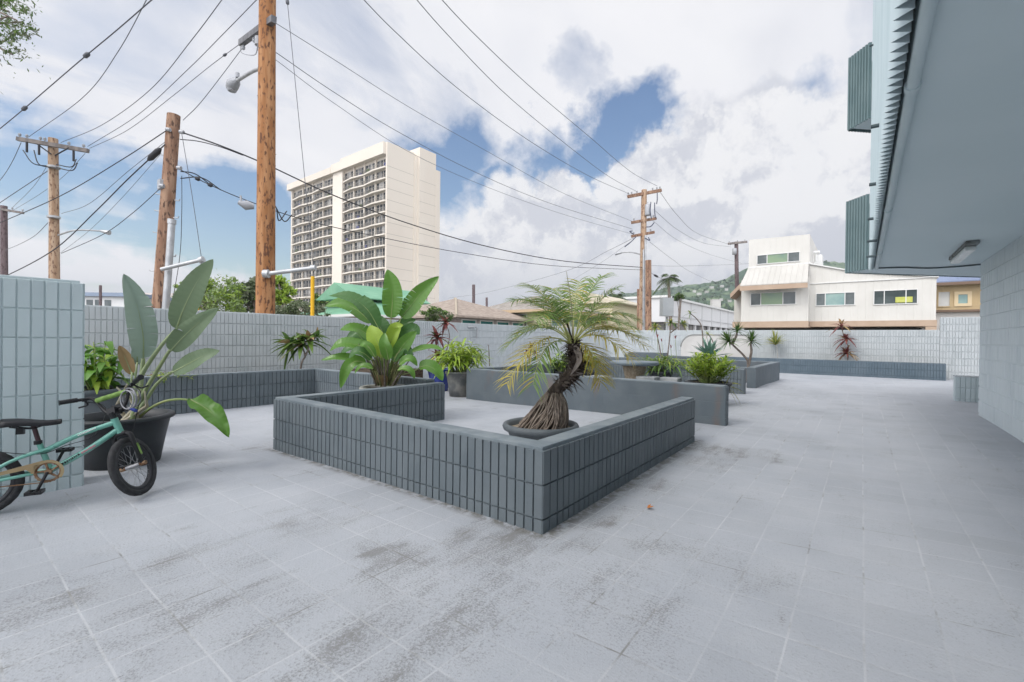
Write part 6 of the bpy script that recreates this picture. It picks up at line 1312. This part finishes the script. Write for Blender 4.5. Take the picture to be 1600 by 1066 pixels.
wire('wire from behind the thick pole to the far pole lowest crossarm, upper of two', [(431, 82, 11), (520, 143, 12.5), (620, 205, 14.5), (740, 268, 17.5), (860, 318, 21), (988, 358, 25.6)], .012)
wire('fainter wire running just under the pair member to the far pole lowest crossarm', [(430, 93, 11), (520, 160, 12.5), (640, 238, 15), (760, 292, 18), (880, 335, 21.5), (988, 366, 25.6)], .009)
wire('wire from the steel bracket of the thick pole to the far pole middle crossarm', [(432, 37, 10.7), (520, 92, 12), (640, 168, 14.5), (760, 236, 17.5), (880, 302, 21.5), (988, 346, 25.6)], .010)
wire('leftmost of the three long wires falling from the top edge to the far pole', [(545, -25, 10), (620, 52, 11.5), (720, 142, 14), (830, 222, 17.5), (920, 275, 21.5), (983, 303, 25.6)], .013)
wire('middle of the three long wires falling from the top edge to the far pole', [(630, -25, 10), (700, 55, 11.8), (790, 147, 14.5), (880, 222, 18.5), (950, 275, 23), (994, 299, 25.6)], .013)
wire('rightmost of the three long wires falling from the top edge to the far pole', [(668, -25, 10), (740, 52, 11.8), (830, 137, 14.8), (920, 213, 18.8), (985, 268, 23.5), (1027, 291, 26)], .013)
wire('straight guy wire from the top edge down to the yellow guard bracket', [(446, -30, 10.8), (456, 75, 10.8), (490, 419, 10.9)], .010, None, ((.07, .05, .035), (.23, .06, .04)))
wire('guy wire from the leaning pole head to its bracket end', [(283, 203, 11.8), (300, 305, 11.75), (315, 405, 11.7)], .010)
wire('dark lead hanging down beside the leaning pole', [(284, 275, 11.8), (284, 330, 11.8), (281, 400, 11.75), (268, 480, 11.8)], .010, WIRE)
wire('wire from the far pole top drooping to the small distant pole, topmost', [(1029, 297, 26.2), (1058, 336, 31), (1090, 365, 37), (1142, 383, 45)], .016)
wire('wire from the far pole middle crossarm drooping to the small distant pole', [(1022, 328, 26.2), (1060, 360, 32), (1100, 380, 38), (1142, 386, 45)], .014)
wire('wire from the far pole lower crossarm to the right, lowest of the fan', [(1020, 345, 26.2), (1060, 376, 33), (1110, 398, 42), (1160, 412, 55)], .012)
wire('thin wire from the far pole toward the hillside', [(1015, 378, 26.2), (1050, 405, 32), (1085, 428, 40), (1145, 455, 60)], .012)
wire('cable with a thick sleeve from the stub pole past the coconut palm', [(1016, 426, 25), (1035, 436, 27), (1070, 448, 33), (1110, 458, 40), (1150, 463, 50)], .013, WIRE, ((.14, .35, .06),))
wire('wire sloping from the far pole lower crossarm down left behind the palm spear', [(990, 372, 25.8), (950, 392, 29), (880, 425, 36), (760, 457, 50), (700, 466, 60)], .014)
wire('thin wire sloping down left over the palm fronds to the yellow house', [(985, 378, 25.8), (940, 410, 30), (890, 440, 36), (850, 462, 42)], .010)
wire('thin level wire joining the far pole to the white ribbed house', [(1015, 415, 26), (1060, 416, 29), (1130, 414, 34), (1175, 412, 38)], .010)

# ------------------------------------------------------------------ humid air
def haze():
    mb = MB(); box(mb, -700, 900, -60, 1150, -1.5, 140)
    o = mb.build('haze', None); o['kind'] = 'stuff'
    m = bpy.data.materials.new('humid_air'); m.use_nodes = True; nt = m.node_tree; nt.nodes.remove(nt.nodes['Principled BSDF'])
    v = nt.nodes.new('ShaderNodeVolumePrincipled'); v.inputs['Color'].default_value = (.85, .9, .97, 1); v.inputs['Density'].default_value = .0004; v.inputs['Anisotropy'].default_value = .3
    nt.links.new(v.outputs[0], nt.nodes['Material Output'].inputs['Volume']); o.data.materials.clear(); o.data.materials.append(m)
haze()
